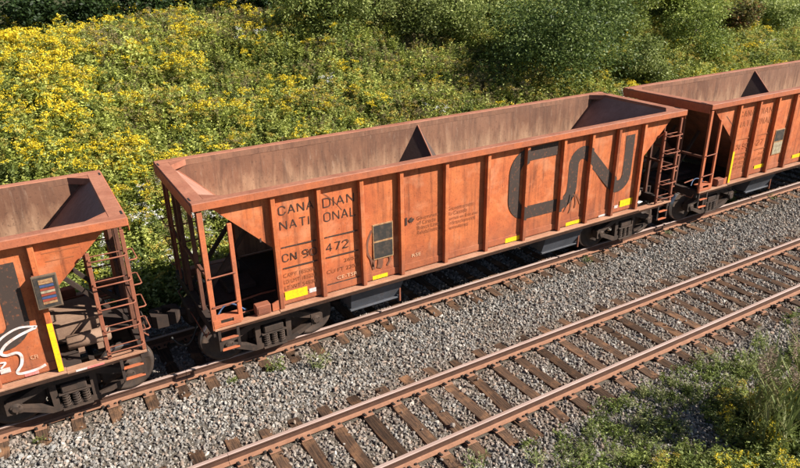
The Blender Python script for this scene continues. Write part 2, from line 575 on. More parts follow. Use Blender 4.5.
# ------------------------------------------------------------------ ground
def make_ground():
    xs = np.unique(np.concatenate([np.linspace(-400, -20, 16), np.arange(-20, 60.01, .45), np.linspace(60, 700, 22)]))
    ys = np.unique(np.concatenate([np.linspace(-300, -14, 12), np.arange(-14, 40.01, .4), np.linspace(40, 160, 14), np.linspace(160, 900, 10)]))
    X, Y = np.meshgrid(xs, ys, indexing='ij')
    Z = height(X, Y)
    nx, ny = len(xs), len(ys)
    V = np.stack([X, Y, Z], -1).reshape(-1, 3)
    i, j = np.meshgrid(np.arange(nx-1), np.arange(ny-1), indexing='ij')
    a = (i*ny+j).ravel()
    Fs = np.stack([a, a+ny, a+ny+1, a+1], -1)
    me = bpy.data.meshes.new('ground')
    me.from_pydata(V.tolist(), [], Fs.tolist())
    me.polygons.foreach_set('use_smooth', np.ones(len(Fs), bool))
    me.materials.append(M['ground'])
    struct(link('ground', me))


make_ground()

# ------------------------------------------------------------------ railway tracks
TIE_RECTS = []


def rail_mb(y, x0, x1, inner):
    """136 lb section swept along x with a worn head; inner is the side of the gauge face"""
    prof = [(-.076, -.182), (-.076, -.172), (-.03, -.158), (-.009, -.145), (-.009, -.055), (-.0345, -.042), (-.036, -.012), (-.026, 0),
            (.026, 0), (.036, -.012), (.0345, -.042), (.009, -.055), (.009, -.145), (.03, -.158), (.076, -.172), (.076, -.182)]
    b = MB()
    n = len(prof)
    xs = np.arange(x0, x1+.01, 11.9)
    for k in range(len(xs)-1):
        a0, a1 = xs[k]+.003, xs[k+1]-.003
        vs = [(a0, y+p, z) for p, z in prof]+[(a1, y+p, z) for p, z in prof]
        for i in range(n):
            j = (i+1) % n
            b.add([vs[i], vs[j], vs[n+j], vs[n+i]], [(0, 1, 2, 3)], 1 if i in (6, 7, 8) else 2 if i in (3, 4, 5, 9, 10, 11) else 0)
        b.add(vs[:n], [tuple(range(n))]); b.add(vs[n:], [tuple(range(n))])
    return b


def tie_mesh(seed):
    rr = random.Random(seed)
    b = MB()
    L = 2.6/2; w = .115
    segs = 7
    vs = []
    for i in range(segs+1):
        y = -L+2*L*i/segs
        dw = [rr.uniform(-.008, .008) for _ in range(4)]
        dz = [rr.uniform(-.008, .004) for _ in range(2)]
        if i in (0, segs): dz = [d-.012 for d in dz]
        vs += [(-w+dw[0], y, -.17), (-w+.014+dw[1], y, dz[0]), (-w+.0+dw[0], y, dz[0]-.018), (w-.014+dw[2], y, dz[1]), (w+dw[3], y, dz[1]-.018), (w+dw[3], y, -.17)]
        vs[-6], vs[-5], vs[-4] = vs[-6], vs[-4], vs[-5]
    for i in range(segs):
        for k in range(5):
            b.add([vs[i*6+k], vs[i*6+k+1], vs[i*6+k+7], vs[i*6+k+6]], [(0, 1, 2, 3)])
    b.add(vs[:6], [tuple(range(6))]); b.add(vs[-6:], [tuple(range(6))])
    return b.mesh('tie', M['tie'])


TIE_MESHES = [tie_mesh(s) for s in range(6)]


def plate_mesh():
    b = MB()
    b.box(-.095, .095, -.17, .17, 0, .016, 0, .004)
    for sx, sy in ((-.062, -.092), (.062, -.092), (-.062, .092), (.062, .092), (-.055, -.135), (.055, .135)):
        b.box(sx-.017, sx+.017, sy-.017, sy+.017, .016, .036, 1)
    return b.mesh('tie_plate', [M['spike'], M['anchor']])


PLATE = plate_mesh()


def make_track(yc, xa, xb, spacing, seed, x0):
    rr = random.Random(seed)
    tr = struct(link('railway_track', None, None, (0, yc, 0)))
    for s in (-1, 1):
        r = rail_mb(s*.7555, -34, 110, s).build('rail', [M['railside'], M['railhead'], M['railweb']], tr)
    an = [MB(), MB()]
    far = MB()
    x = xa+x0
    while x < 100:
        jx = rr.uniform(-.025, .025); skew = rr.gauss(0, .017)
        if x < xb:
            t = link('tie', TIE_MESHES[rr.randrange(6)], tr, (x+jx, rr.gauss(0, .05), -.197+rr.uniform(-.006, .003)), skew)
            if rr.random() < .5: t.rotation_euler = (0, 0, skew+PI)
            for s in (-1, 1):
                p = link('tie_plate', PLATE, t)
                # plate centred below its rail, tie may be turned
                loc = Matrix.Rotation(-t.rotation_euler.z, 3, 'Z') @ Vector((-jx*0, s*.7555-t.location.y, 0))
                p.location = (loc.x, loc.y, -.197-t.location.z+.0015)
                p.rotation_euler = (0, 0, -t.rotation_euler.z)
                for q in (-1, 1):
                    if rr.random() < .62:
                        ax = x+jx+q*.145
                        an[0 if s < 0 else 1].box(ax-.018, ax+.018, s*.7555-.088, s*.7555+.088, -.186, -.166, 0, .004)
                        an[0 if s < 0 else 1].box(ax-.02, ax+.02, s*.7555-.1, s*.7555-.07, -.20, -.15, 0, .004)
            TIE_RECTS.append((x+jx, yc, skew))
        else:
            far.box(x-.115, x+.115, -1.3, 1.3, -.36, -.197)
        x += spacing+rr.uniform(-.03, .03)
    for a in an:
        stuff(a.build('rail_anchor', M['anchor'], tr))
    stuff(far.build('far_ties', M['tie'], tr))
    return tr


make_track(TRACK_B_Y, -4.0, 29, .565, 1, .2)
make_track(TRACK_A_Y, -6.0, 34, .56, 2, .1)
print('ties', len(TIE_RECTS))

# ------------------------------------------------------------------ hopper car
RIBS = [-4.79, -3.91, -3.03, -2.15, -1.075, 0, 1.075, 2.15, 3.03, 3.91, 4.79]
Y_RIM, Y_RIB, Y_SHEET, Y_IN = -1.483, -1.423, -1.318, -1.308
Z_SILL, Z_RIMB, Z_TOP = 1.10, 3.355, 3.50
HALF = 6.19
RW = .044


def clip_poly(poly, x0, x1):
    for lim, sgn in ((x0, 1), (x1, -1)):
        out = []
        for i in range(len(poly)):
            p, q = poly[i], poly[(i+1) % len(poly)]
            a = (p[0]-lim)*sgn; b = (q[0]-lim)*sgn
            if a >= 0: out.append(p)
            if (a >= 0) != (b >= 0):
                t = a/(a-b); out.append((lim, p[1]+(q[1]-p[1])*t))
        poly = out
        if len(poly) < 3: return []
    return poly


def fillet_path(pts):
    """pts: (x, z, r); returns a dense centreline with rounded corners"""
    out = [Vector(pts[0][:2])]
    for i in range(1, len(pts)-1):
        p = Vector(pts[i][:2]); a = (Vector(pts[i-1][:2])-p).normalized(); b = (Vector(pts[i+1][:2])-p).normalized()
        r = pts[i][2]
        half = a.angle(b)/2
        tl = r/math.tan(half)
        c = p+(a+b).normalized()*(r/math.sin(half))
        s = p+a*tl; e = p+b*tl
        a0 = math.atan2(s.y-c.y, s.x-c.x); a1 = math.atan2(e.y-c.y, e.x-c.x)
        d = (a1-a0+PI) % (2*PI)-PI
        for k in range(13):
            t = a0+d*k/12
            out.append(Vector((c.x+r*math.cos(t), c.y+r*math.sin(t))))
    out.append(Vector(pts[-1][:2]))
    return out


def stroke(path, w):
    L, Rr = [], []
    for i, p in enumerate(path):
        if i == 0: d = path[1]-p
        elif i == len(path)-1: d = p-path[i-1]
        else: d = (path[i+1]-p).normalized()+(p-path[i-1]).normalized()
        d.normalize(); n = Vector((-d.y, d.x))*(w/2)
        L.append(p+n); Rr.append(p-n)
    return [[tuple(L[i]), tuple(Rr[i]), tuple(Rr[i+1]), tuple(L[i+1])] for i in range(len(path)-1)]


LOGO = stroke(fillet_path([(2.01, 3.135, 0), (.79, 3.115, .40), (.79, 1.755, .40), (2.55, 1.74, .36), (2.55, 3.28, .27), (4.385, 1.45, .27), (4.385, 3.09, 0)]), .305)


def decal(name, polys, y, mat, parent, x_org=0.0, whole=False):
    """flat paint; pieces that do not touch become objects of their own unless whole (a word)"""
    polys = [p for p in polys if len(p) >= 3]
    groups = []
    if whole: groups = [polys]
    else:
        for p in polys:
            ks = {(round(q[0], 4), round(q[1], 4)) for q in p}
            hit = [g for g in groups if g[0] & ks]
            for g in hit: groups.remove(g)
            groups.append((set.union(ks, *[g[0] for g in hit]), sum([g[1] for g in hit], [])+[p]))
        groups = [g[1] for g in groups]
    o = None
    for gp in groups:
        b = MB(); ix = {}
        for p in gp:
            f = []
            for q in p:
                k = (round(q[0], 4), round(q[1], 4))
                if k not in ix: ix[k] = len(b.v); b.v.append((q[0]-x_org, y, q[1]))
                if not f or f[-1] != ix[k]: f.append(ix[k])
            if len(f) > 2 and f[0] == f[-1]: f = f[:-1]
            if len(set(f)) < 3 or len(set(f)) != len(f): continue
            b.f.append(tuple(f)); b.m.append(0); b.sm.append(False)
        if not b.f: continue
        me = b.mesh(name, mat, False)
        for pl in me.polygons:          # face the outside (-y)
            if pl.normal.y > 0: pl.flip()
        o = link(name, me, parent)
    return o


TXT = {}


def text_polys(s):
    if s in TXT: return TXT[s]
    cu = bpy.data.curves.new('lettering_curve', 'FONT')
    cu.body = s; cu.size = 1.0; cu.resolution_u = 3
    ob = bpy.data.objects.new('lettering_source', cu)
    COL.objects.link(ob)
    dg = bpy.context.evaluated_depsgraph_get()
    me = bpy.data.meshes.new_from_object(ob.evaluated_get(dg))
    V = [v.co.copy() for v in me.vertices]
    ps = [[(V[i].x, V[i].y) for i in p.vertices] for p in me.polygons]
    bpy.data.objects.remove(ob); bpy.data.curves.remove(cu); bpy.data.meshes.remove(me)
    xs = [q[0] for p in ps for q in p]; ys = [q[1] for p in ps for q in p]
    TXT[s] = (ps, min(xs), max(xs), min(ys), max(ys))
    return TXT[s]


def text_in(s, x0, x1, z0, z1):
    ps, a, b, c, d = text_polys(s)
    return [[(x0+(q[0]-a)/(b-a)*(x1-x0), z0+(q[1]-c)/(d-c)*(z1-z0)) for q in p] for p in ps]


GLYPH = {
    'C': [[(.60, .74, 0), (.60, 1, .27), (0, 1, .27), (0, 0, .27), (.60, 0, .27), (.60, .26, 0)]],
    'A': [[(0, 0, 0), (.31, 1, .012), (.62, 0, 0)], [(.115, .33, 0), (.505, .33, 0)]],
    'N': [[(0, 0, 0), (0, 1, .012), (.6, 0, .012), (.6, 1, 0)]],
    'T': [[(0, 1, 0), (.6, 1, 0)], [(.3, .95, 0), (.3, 0, 0)]],
    'I': [[(.0, 0, 0), (.0, 1, 0)]],
    'D': [[(0, .5, 0), (0, 1, .012), (.6, 1, .3), (.6, 0, .3), (0, 0, .012), (0, .5, 0)]],
    'O': [[(.3, 1, 0), (0, 1, .28), (0, 0, .28), (.6, 0, .28), (.6, 1, .28), (.3, 1, 0)]],
    'L': [[(0, 1, 0), (0, 0, .012), (.55, 0, 0)]],
    '9': [[(.58, .72, 0), (.58, 1, .27), (0, 1, .27), (0, .44, .27), (.58, .44, .2), (.58, .72, 0)], [(.58, .68, 0), (.58, 0, .3), (.08, 0, 0)]],
    '6': [[(0, .28, 0), (0, 0, .27), (.58, 0, .27), (.58, .56, .27), (0, .56, .2), (0, .28, 0)], [(0, .32, 0), (0, 1, .3), (.5, 1, 0)]],
    '4': [[(.44, 0, 0), (.44, 1, .012), (0, .3, .012), (.62, .3, 0)]],
    '7': [[(0, 1, 0), (.58, 1, .012), (.2, 0, 0)]],
    '2': [[(0, .74, 0), (0, 1, .26), (.58, 1, .26), (.58, .62, .15), (0, 0, .012), (.6, 0, 0)]],
    '3': [[(0, 1, 0), (.56, 1, .2), (.56, .53, .2), (.2, .53, 0)], [(.22, .53, 0), (.6, .53, .22), (.6, 0, .22), (0, 0, 0)]],
    '8': [[(.3, 1, 0), (.04, 1, .2), (.04, .53, .2), (.56, .53, .2), (.56, 1, .2), (.3, 1, 0)], [(.3, .53, 0), (0, .53, .22), (0, 0, .22), (.6, 0, .22), (.6, .53, .22), (.3, .53, 0)]],
    '1': [[(0, .8, 0), (.15, 1, .012), (.15, 0, 0)]]}

GLYPH['0'] = GLYPH['O']


def painted(txt, x0, x1, z0, z1, w=.020):
    """block lettering drawn with an even stroke, as painted through a stencil"""
    x = 0.0; paths = []
    for c in txt:
        if c == ' ': x += .45; continue
        g = GLYPH[c]
        wd = max(p[0] for pa in g for p in pa)
        for pa in g: paths.append([v+Vector((x, 0)) for v in fillet_path(pa)])
        x += wd+.30
    tot = x-.30
    hz = z1-z0-w; kx = (x1-x0-w)/tot
    out = []
    for pa in paths:
        out += stroke([Vector((x0+w/2+v.x*kx, z0+w/2+v.y*hz)) for v in pa], w)
    return out


def rect(x0, x1, z0, z1):
    return [(x0, z0), (x1, z0), (x1, z1), (x0, z1)]


PANEL_ME = {}


def panel_mesh(w):
    k = round(w, 3)
    if k in PANEL_ME: return PANEL_ME[k]
    h = w/2-.0015
    b = MB()
    z0, z1 = Z_SILL+.02, Z_RIMB+.01
    # sheet, slightly oil-canned: 4 x 4 grid on the outside, flat inside
    nx, nz = 5, 5
    rr = random.Random(int(k*1000))
    def side(y, sgn, mat):
        vs = []
        for i in range(nx):
            for j in range(nz):
                d = 0 if sgn > 0 or i in (0, nx-1) or j in (0, nz-1) else rr.uniform(-.009, .007)
                vs.append((-h+2*h*i/(nx-1), y+d, z0+(z1-z0)*j/(nz-1)))
        fs = [(i*nz+j, (i+1)*nz+j, (i+1)*nz+j+1, i*nz+j+1) for i in range(nx-1) for j in range(nz-1)]
        b.add(vs, fs if sgn < 0 else [f[::-1] for f in fs], mat, True)
    side(Y_SHEET, -1, 0); side(Y_IN, 1, 1)
    for (xa, xb) in ((-h, -h), (h, h)):
        b.add([(xa, Y_SHEET, z0), (xa, Y_SHEET, z1), (xa, Y_IN, z1), (xa, Y_IN, z0)], [(0, 1, 2, 3)], 0)
    # welded wear strip along the bottom
    b.box(-h+.005, h-.005, Y_SHEET-.012, Y_SHEET-.001, z0+.02, z0+.16, 0, .003)
    PANEL_ME[k] = b.mesh('side_panel', [M['paint'], M['inside']], False)
    return PANEL_ME[k]


def U_bar(b, a, c, out, r=.013):
    """round bar rung from a to c that stands off by the vector out"""
    a = Vector(a); c = Vector(c); o = Vector(out)
    b.tube([a, a+o*.75, a+o+(c-a)*.06, c+o-(c-a)*.06, c+o*.75, c], r, 6)


def end_parts(flip, car):
    """everything that repeats, turned half a turn, at both ends; built for the left (-x) end"""
    def out(b, name, mat, parent=car):
        return (b.rot180() if flip else b).build(name, mat, parent)
    # sloping end sheet: top at the end rim, 45 degrees down
    b = MB()
    th = .014
    xs0, zs0, xs1, zs1 = -5.95, 3.44, -3.58, 1.12
    dx, dz = (zs0-zs1), (xs1-xs0)
    n = Vector((dx, 0, dz)).normalized()*th
    yy = 1.302
    P = [(xs0, zs0), (xs1, zs1)]
    for s, mt in ((0, 0), (1, 1)):
        off = (-n.x*s, -n.z*s)
        b.add([(P[0][0]+off[0], -yy, P[0][1]+off[1]), (P[0][0]+off[0], yy, P[0][1]+off[1]), (P[1][0]+off[0], yy, P[1][1]+off[1]), (P[1][0]+off[0], -yy, P[1][1]+off[1])], [(0, 1, 2, 3) if s == 0 else (3, 2, 1, 0)], mt)
    b.add([(xs0, -yy, zs0), (xs0-n.x, -yy, zs0-n.z), (xs0-n.x, yy, zs0-n.z), (xs0, yy, zs0)], [(0, 1, 2, 3)], 0)
    sl = out(b, 'slope_sheet', [M['slope'], M['endshade']])
    # weld bead along the far wall
    for y in (1.288, -1.288):
        b = MB(); b.bar((-5.93, y, 3.43), (-3.6, y, 1.13), .022, .03)
        out(b, 'weld_angle', M['rimtop'], sl)
    # end rim
    b = MB(); b.box(-HALF, -5.94, -1.305, 1.305, Z_RIMB+.02, Z_TOP-.004, 0, .01)
    out(b, 'end_rim', M['rimtop'])
    b = MB(); b.box(-HALF-.012, -HALF+.0, -1.44, 1.44, 3.26, Z_TOP-.03, 0, .004)
    out(b, 'end_rim_flange', M['rim'])
    # corner gussets, sloping in
    for s in (-1, 1):
        b = MB()
        tri = [(-5.941, s*1.295), (-5.941, s*1.02), (-5.60, s*1.295)]
        b.prism(tri, 'z', Z_TOP-.13, Z_TOP-.006)
        out(b, 'corner_gusset', M['rimtop'])
        b = MB(); b.box(-6.165, -6.135, s*1.20-.085, s*1.20+.085, Z_TOP-.004, Z_TOP+.001)
        out(b, 'lifting_slot', M['hose'])
    # triangular side sheets between the last rib and the corner, both sides of this end
    for s in (-1, 1):
        b = MB()
        ya, yb = (Y_SHEET, Y_IN) if s < 0 else (-Y_IN, -Y_SHEET)
        tri = [(-4.792, Z_RIMB+.01), (-4.792, 2.30), (-5.80, 3.27), (-5.88, Z_RIMB+.01)]
        b.prism(tri, 'y', ya, yb)
        out(b, 'end_panel', M['paint'])
    # corner posts and stiles (near side of the left end: two-rung grab; far side: full ladder)
    b = MB(); b.box(-6.125, -6.03, -1.452, -1.40, 1.06, 3.32, 0, .006); b.box(-6.04, -6.03, -1.40, -1.34, 1.06, 3.32)
    out(b, 'corner_post', M['rim'])
    b = MB(); b.box(-5.64, -5.56, -1.44, -1.39, 1.12, 3.02, 0, .006)
    out(b, 'ladder_stile', M['rim'])
    b = MB(); b.bar((-5.60, -1.40, 3.0), (-5.42, -1.32, 2.86), .06, .012)
    for z in (2.10, 1.53):
        b2 = MB(); b2.tube([(-6.08, -1.462, z), (-5.60, -1.45, z+.005)], .015, 6)
        out(b2, 'grab_iron', M['rustbar'])
    # tread plate with its slot, card holder, gusset on the sill
    b = MB(); b.box(-6.10, -5.60, -1.46, -1.43, 1.10, 1.17, 0, .005); b.box(-6.10, -5.97, -1.46, -1.43, 1.171, 1.24, 0, .004); b.box(-5.74, -5.60, -1.46, -1.43, 1.171, 1.24, 0, .004)
    b.box(-6.10, -5.60, -1.46, -1.25, 1.241, 1.262, 0, .004)
    out(b, 'tread_plate', M['rim'])
    b = MB(); b.box(-5.30, -5.02, -1.43, -1.25, 1.10, 1.29, 0, .012); b.box(-5.27, -5.05, -1.44, -1.428, 1.14, 1.25)
    out(b, 'card_holder', M['rustbar'])
    b = MB(); b.prism([(-4.98, 1.10), (-4.83, 1.10), (-4.83, 1.31), (-4.98, 1.25)], 'y', -1.40, -1.375)
    out(b, 'sill_gusset', M['rim'])
    # full ladder on the far side of this end
    for x in (-6.07, -5.52):
        b = MB(); b.box(x-.032, x+.032, 1.40, 1.45, 1.10, 3.30 if x < -6 else 3.02, 0, .006)
        if x > -6: b.bar((x, 1.42, 3.0), (x+.14, 1.33, 2.86), .05, .012)
        out(b, 'ladder_stile', M['rustbar'])
    for z in (2.92, 2.48, 2.07, 1.66, 1.27):
        b = MB(); b.tube([(-6.07, 1.405, z+.02), (-5.52, 1.405, z+.02)], .010, 6); U_bar(b, (-6.07, 1.45, z), (-5.52, 1.45, z), (0, .085, -.02))
        out(b, 'ladder_rung', M['rustbar'])
    # end ladder on the same corner
    b = MB(); b.box(-6.13, -6.09, .90, .955, 1.10, 3.28, 0, .005)
    out(b, 'ladder_stile', M['rustbar'])
    for z in (2.75, 2.30, 1.88, 1.45):
        b = MB(); U_bar(b, (-6.11, 1.41, z), (-6.11, .93, z), (-.12, 0, 0))
        out(b, 'ladder_rung', M['rustbar'])
    # end posts, diagonal braces
    for y in (-.62, .30, .62):
        b = MB(); b.box(-6.10, -6.03, y-.045, y+.045, 1.10, 3.34, 0, .006)
        out(b, 'end_post', M['endshade'])
    for y in (-.40, .40):
        b = MB(); b.bar((-6.06, y, 1.12), (-5.02, y, 2.42), .07, .07)
        out(b, 'diagonal_brace', M['under'])
    b = MB(); b.box(-6.09, -6.03, -1.39, 1.39, 2.02, 2.08, 0, .006)
    out(b, 'end_crossbar', M['endshade'])
    # end sill, floor plate, draft gear, coupler
    b = MB(); b.box(-6.13, -5.99, -1.40, 1.40, .90, 1.10, 0, .012)
    out(b, 'end_sill', M['under'])
    b = MB(); b.box(-5.985, -4.0, -.50, .50, 1.085, 1.10); b.box(-4.75, -4.0, -1.28, 1.28, 1.07, 1.084)
    out(b, 'end_platform', M['under'])
    b = MB(); b.box(-6.30, -6.00, -.26, .26, .66, 1.02, 0, .03)
    b.tube([(-6.0, 0, .84), (-6.46, 0, .84)], .085, 8)
    b.prism([(-6.42, -.13), (-6.42, .13), (-6.50, .20), (-6.70, .21), (-6.74, .16), (-6.62, .10), (-6.55, .02), (-6.58, -.06), (-6.66, -.08), (-6.68, -.16), (-6.58, -.19), (-6.48, -.18)], 'z', .72, .97)
    out(b, 'coupler', M['under'])
    b = MB(); pts = []
    for k in range(11):
        t = k/10; pts.append((-6.14-.56*t, -.42-.12*math.sin(PI*t), .86-.46*math.sin(PI*t*.8)))
    b.tube(pts, .024, 6)
    out(b, 'air_hose', M['hose'])
    b = MB(); pts = []
    for k in range(13):
        t = k/12; pts.append((-5.92+.5*t, -1.05+.05*math.sin(5*t), 1.13+.16*math.sin(PI*t)))
    b.tube(pts, .016, 5)
    out(b, 'brake_hose', M['hoseblue'])
    b = MB()
    b.tube([(-6.18, -1.35, 1.02), (-6.24, -1.35, .93), (-6.25, .7, .92), (-6.18, .7, 1.0)], .014, 5)
    out(b, 'uncoupling_lever', M['rustbar'])
    # stirrup steps under both corners of this end
    for s in (-1, 1):
        b = MB()
        y = s*1.42
        for x in (-6.02, -5.68):
            b.bar((x, y, 1.08), (x, y, .60), .018, .05, upv=(1, 0, 0))
        b.box(-6.011, -5.689, y-.02, y+.02, .585, .598)
        st = out(b, 'sill_step', M['under'])
        for z in (.83, .61):
            b = MB(); b.box(-6.01, -5.69, y-.035, y+.035, z-.012, z+.012, 0, .004)
            out(b, 'step_tread', M['rim'], st)
    # brake cylinder, reservoir box and rods on this end's platform
    if flip:
        b = MB()
        b.box(-5.55, -4.72, -.38, .38, 1.102, 1.42, 0, .02)
        b.box(-5.60, -4.66, -.45, .45, 1.421, 1.445, 0, .006)
        out(b, 'equipment_box', M['greybox'])
    else:
        b = MB(); b.box(-5.5, -4.9, -.28, .28, 1.102, 1.22, 0, .02)
        out(b, 'equipment_box', M['under'])
    b = MB(); b.lathe([(.10, -.35), (.13, -.33), (.13, .33), (.10, .35)], (-5.30, .72, 1.20), 'x', 14)
    b.box(-5.2, -5.1, .60, .84, 1.0, 1.10); b.box(-5.5, -5.4, .60, .84, 1.0, 1.10)
    out(b, 'brake_cylinder', M['greybox'])
    b = MB(); b.tube([(-5.95, -.85, 1.16), (-5.0, -.82, 1.22), (-4.7, -.8, 1.2)], .018, 6); b.tube([(-5.9, -1.2, 1.13), (-4.9, -1.18, 1.13)], .014, 6)
    out(b, 'brake_pipe', M['rustbar'])


def make_bogie(car, xc):
    bg = MB()
    bg.box(-.19, .19, -.96, .96, .50, .74, 0, .03)
    bg.lathe([(.20, .74), (.20, .80), (.15, .86)], (0, 0, 0), 'z', 16)
    bg.bar((-.62, -.55, .30), (.62, -.55, .30), .05, .05); bg.bar((-.62, .55, .30), (.62, .55, .30), .05, .05)
    bogie = bg.build('bogie', M['truck'], car, loc=(xc, 0, 0))
    for s in (-1, 1):
        b = MB()
        y0, y1 = s*1.0-.065, s*1.0+.065
        top = [(-1.04, .56), (-.98, .61), (-.80, .63), (-.55, .74), (-.34, .80), (.34, .80), (.55, .74), (.80, .63), (.98, .61), (1.04, .56),
               (1.04, .50), (.80, .52), (.56, .60), (.36, .68), (-.36, .68), (-.56, .60), (-.80, .52), (-1.04, .50)]
        b.prism(top, 'y', y0, y1)
        bot = [(-1.0, .44), (-.84, .44), (-.36, .27), (.36, .27), (.84, .44), (1.0, .44), (1.0, .37), (.82, .36), (.40, .16), (-.40, .16), (-.82, .36), (-1.0, .37)]
        b.prism(bot, 'y', y0-.002, y1+.002)
        for sx in (-1, 1):
            b.prism([(sx*.26, .265), (sx*.36, .265), (sx*.37, .69), (sx*.26, .69)], 'y', y0+.004, y1-.004)
            b.prism([(sx*.79, .355), (sx*1.035, .365), (sx*1.035, .57), (sx*.79, .60)], 'y', y0-.012, y1+.012)
        b.box(-.24, .24, y0-.05, y1+.05, .155, .185, 0, .008)          # spring seat
        b.box(-.255, .255, y0-.04, y1+.04, .455, .485, 0, .008)        # bolster end plate
        b.box(-.20, .20, y0-.03, y1+.03, .486, .64, 0, .02)
        b.build('side_frame', M['truck'], bogie)
        for kx in (-.155, 0, .155):
            b = MB()
            pts = []
            for k in range(5*8+1):
                t = 2*PI*k/8
                pts.append((kx+.06*math.cos(t), s*1.04+.06*math.sin(t), .20+.245*k/40))
            b.tube(pts, .014, 4)
            b.lathe([(.035, .19), (.035, .45)], (kx, s*1.04, 0), 'z', 6)
            b.build('spring', M['wheel'], bogie)
    for sx in (-1, 1):
        b = MB(); b.lathe([(.08, -.98), (.085, -.6), (.07, 0), (.085, .6), (.08, .98)], (sx*.89, 0, .457), 'y', 12)
        b.build('axle', M['under'], bogie)
        for s in (-1, 1):
            b = MB()
            pr = [(.085, -.02), (.14, -.02), (.16, .01), (.36, .035), (.40, .005), (.457, .0), (.457, .095), (.482, .105), (.485, .125), (.40, .135), (.36, .10), (.15, .085), (.085, .12)]
            prof = [(r, s*(.80-a)) for r, a in pr]
            b.lathe(prof, (sx*.89, 0, .457), 'y', 32)
            nring = 32
            for q in range(5*nring, 6*nring): b.m[q] = 1
            b.build('wheel', [M['wheel'], M['tread']], bogie)
            b = MB()
            b.lathe([(.10, s*.97), (.105, s*1.06), (.10, s*1.085), (.06, s*1.09), (.055, s*1.105)], (sx*.89, 0, .457), 'y', 14)
            for q in range(3):
                a = 2*PI*q/3+.5
                b.lathe([(.016, s*1.084), (.016, s*1.106)], (sx*.89+.075*math.cos(a), 0, .457+.075*math.sin(a)), 'y', 6)
            b.build('bearing_cap', M['truck'], bogie)
    b = MB()
    for sx in (-1, 1):
        b.bar((sx*.38, -.78, .42), (sx*.38, .78, .42), .09, .10)
        for s in (-1, 1):
            b.box(sx*.38-.05 if sx > 0 else -.43, sx*.38+.05 if sx > 0 else -.33, s*.74-.06, s*.74+.06, .30, .56, 0, .01)
    b.build('brake_beam', M['under'], bogie)


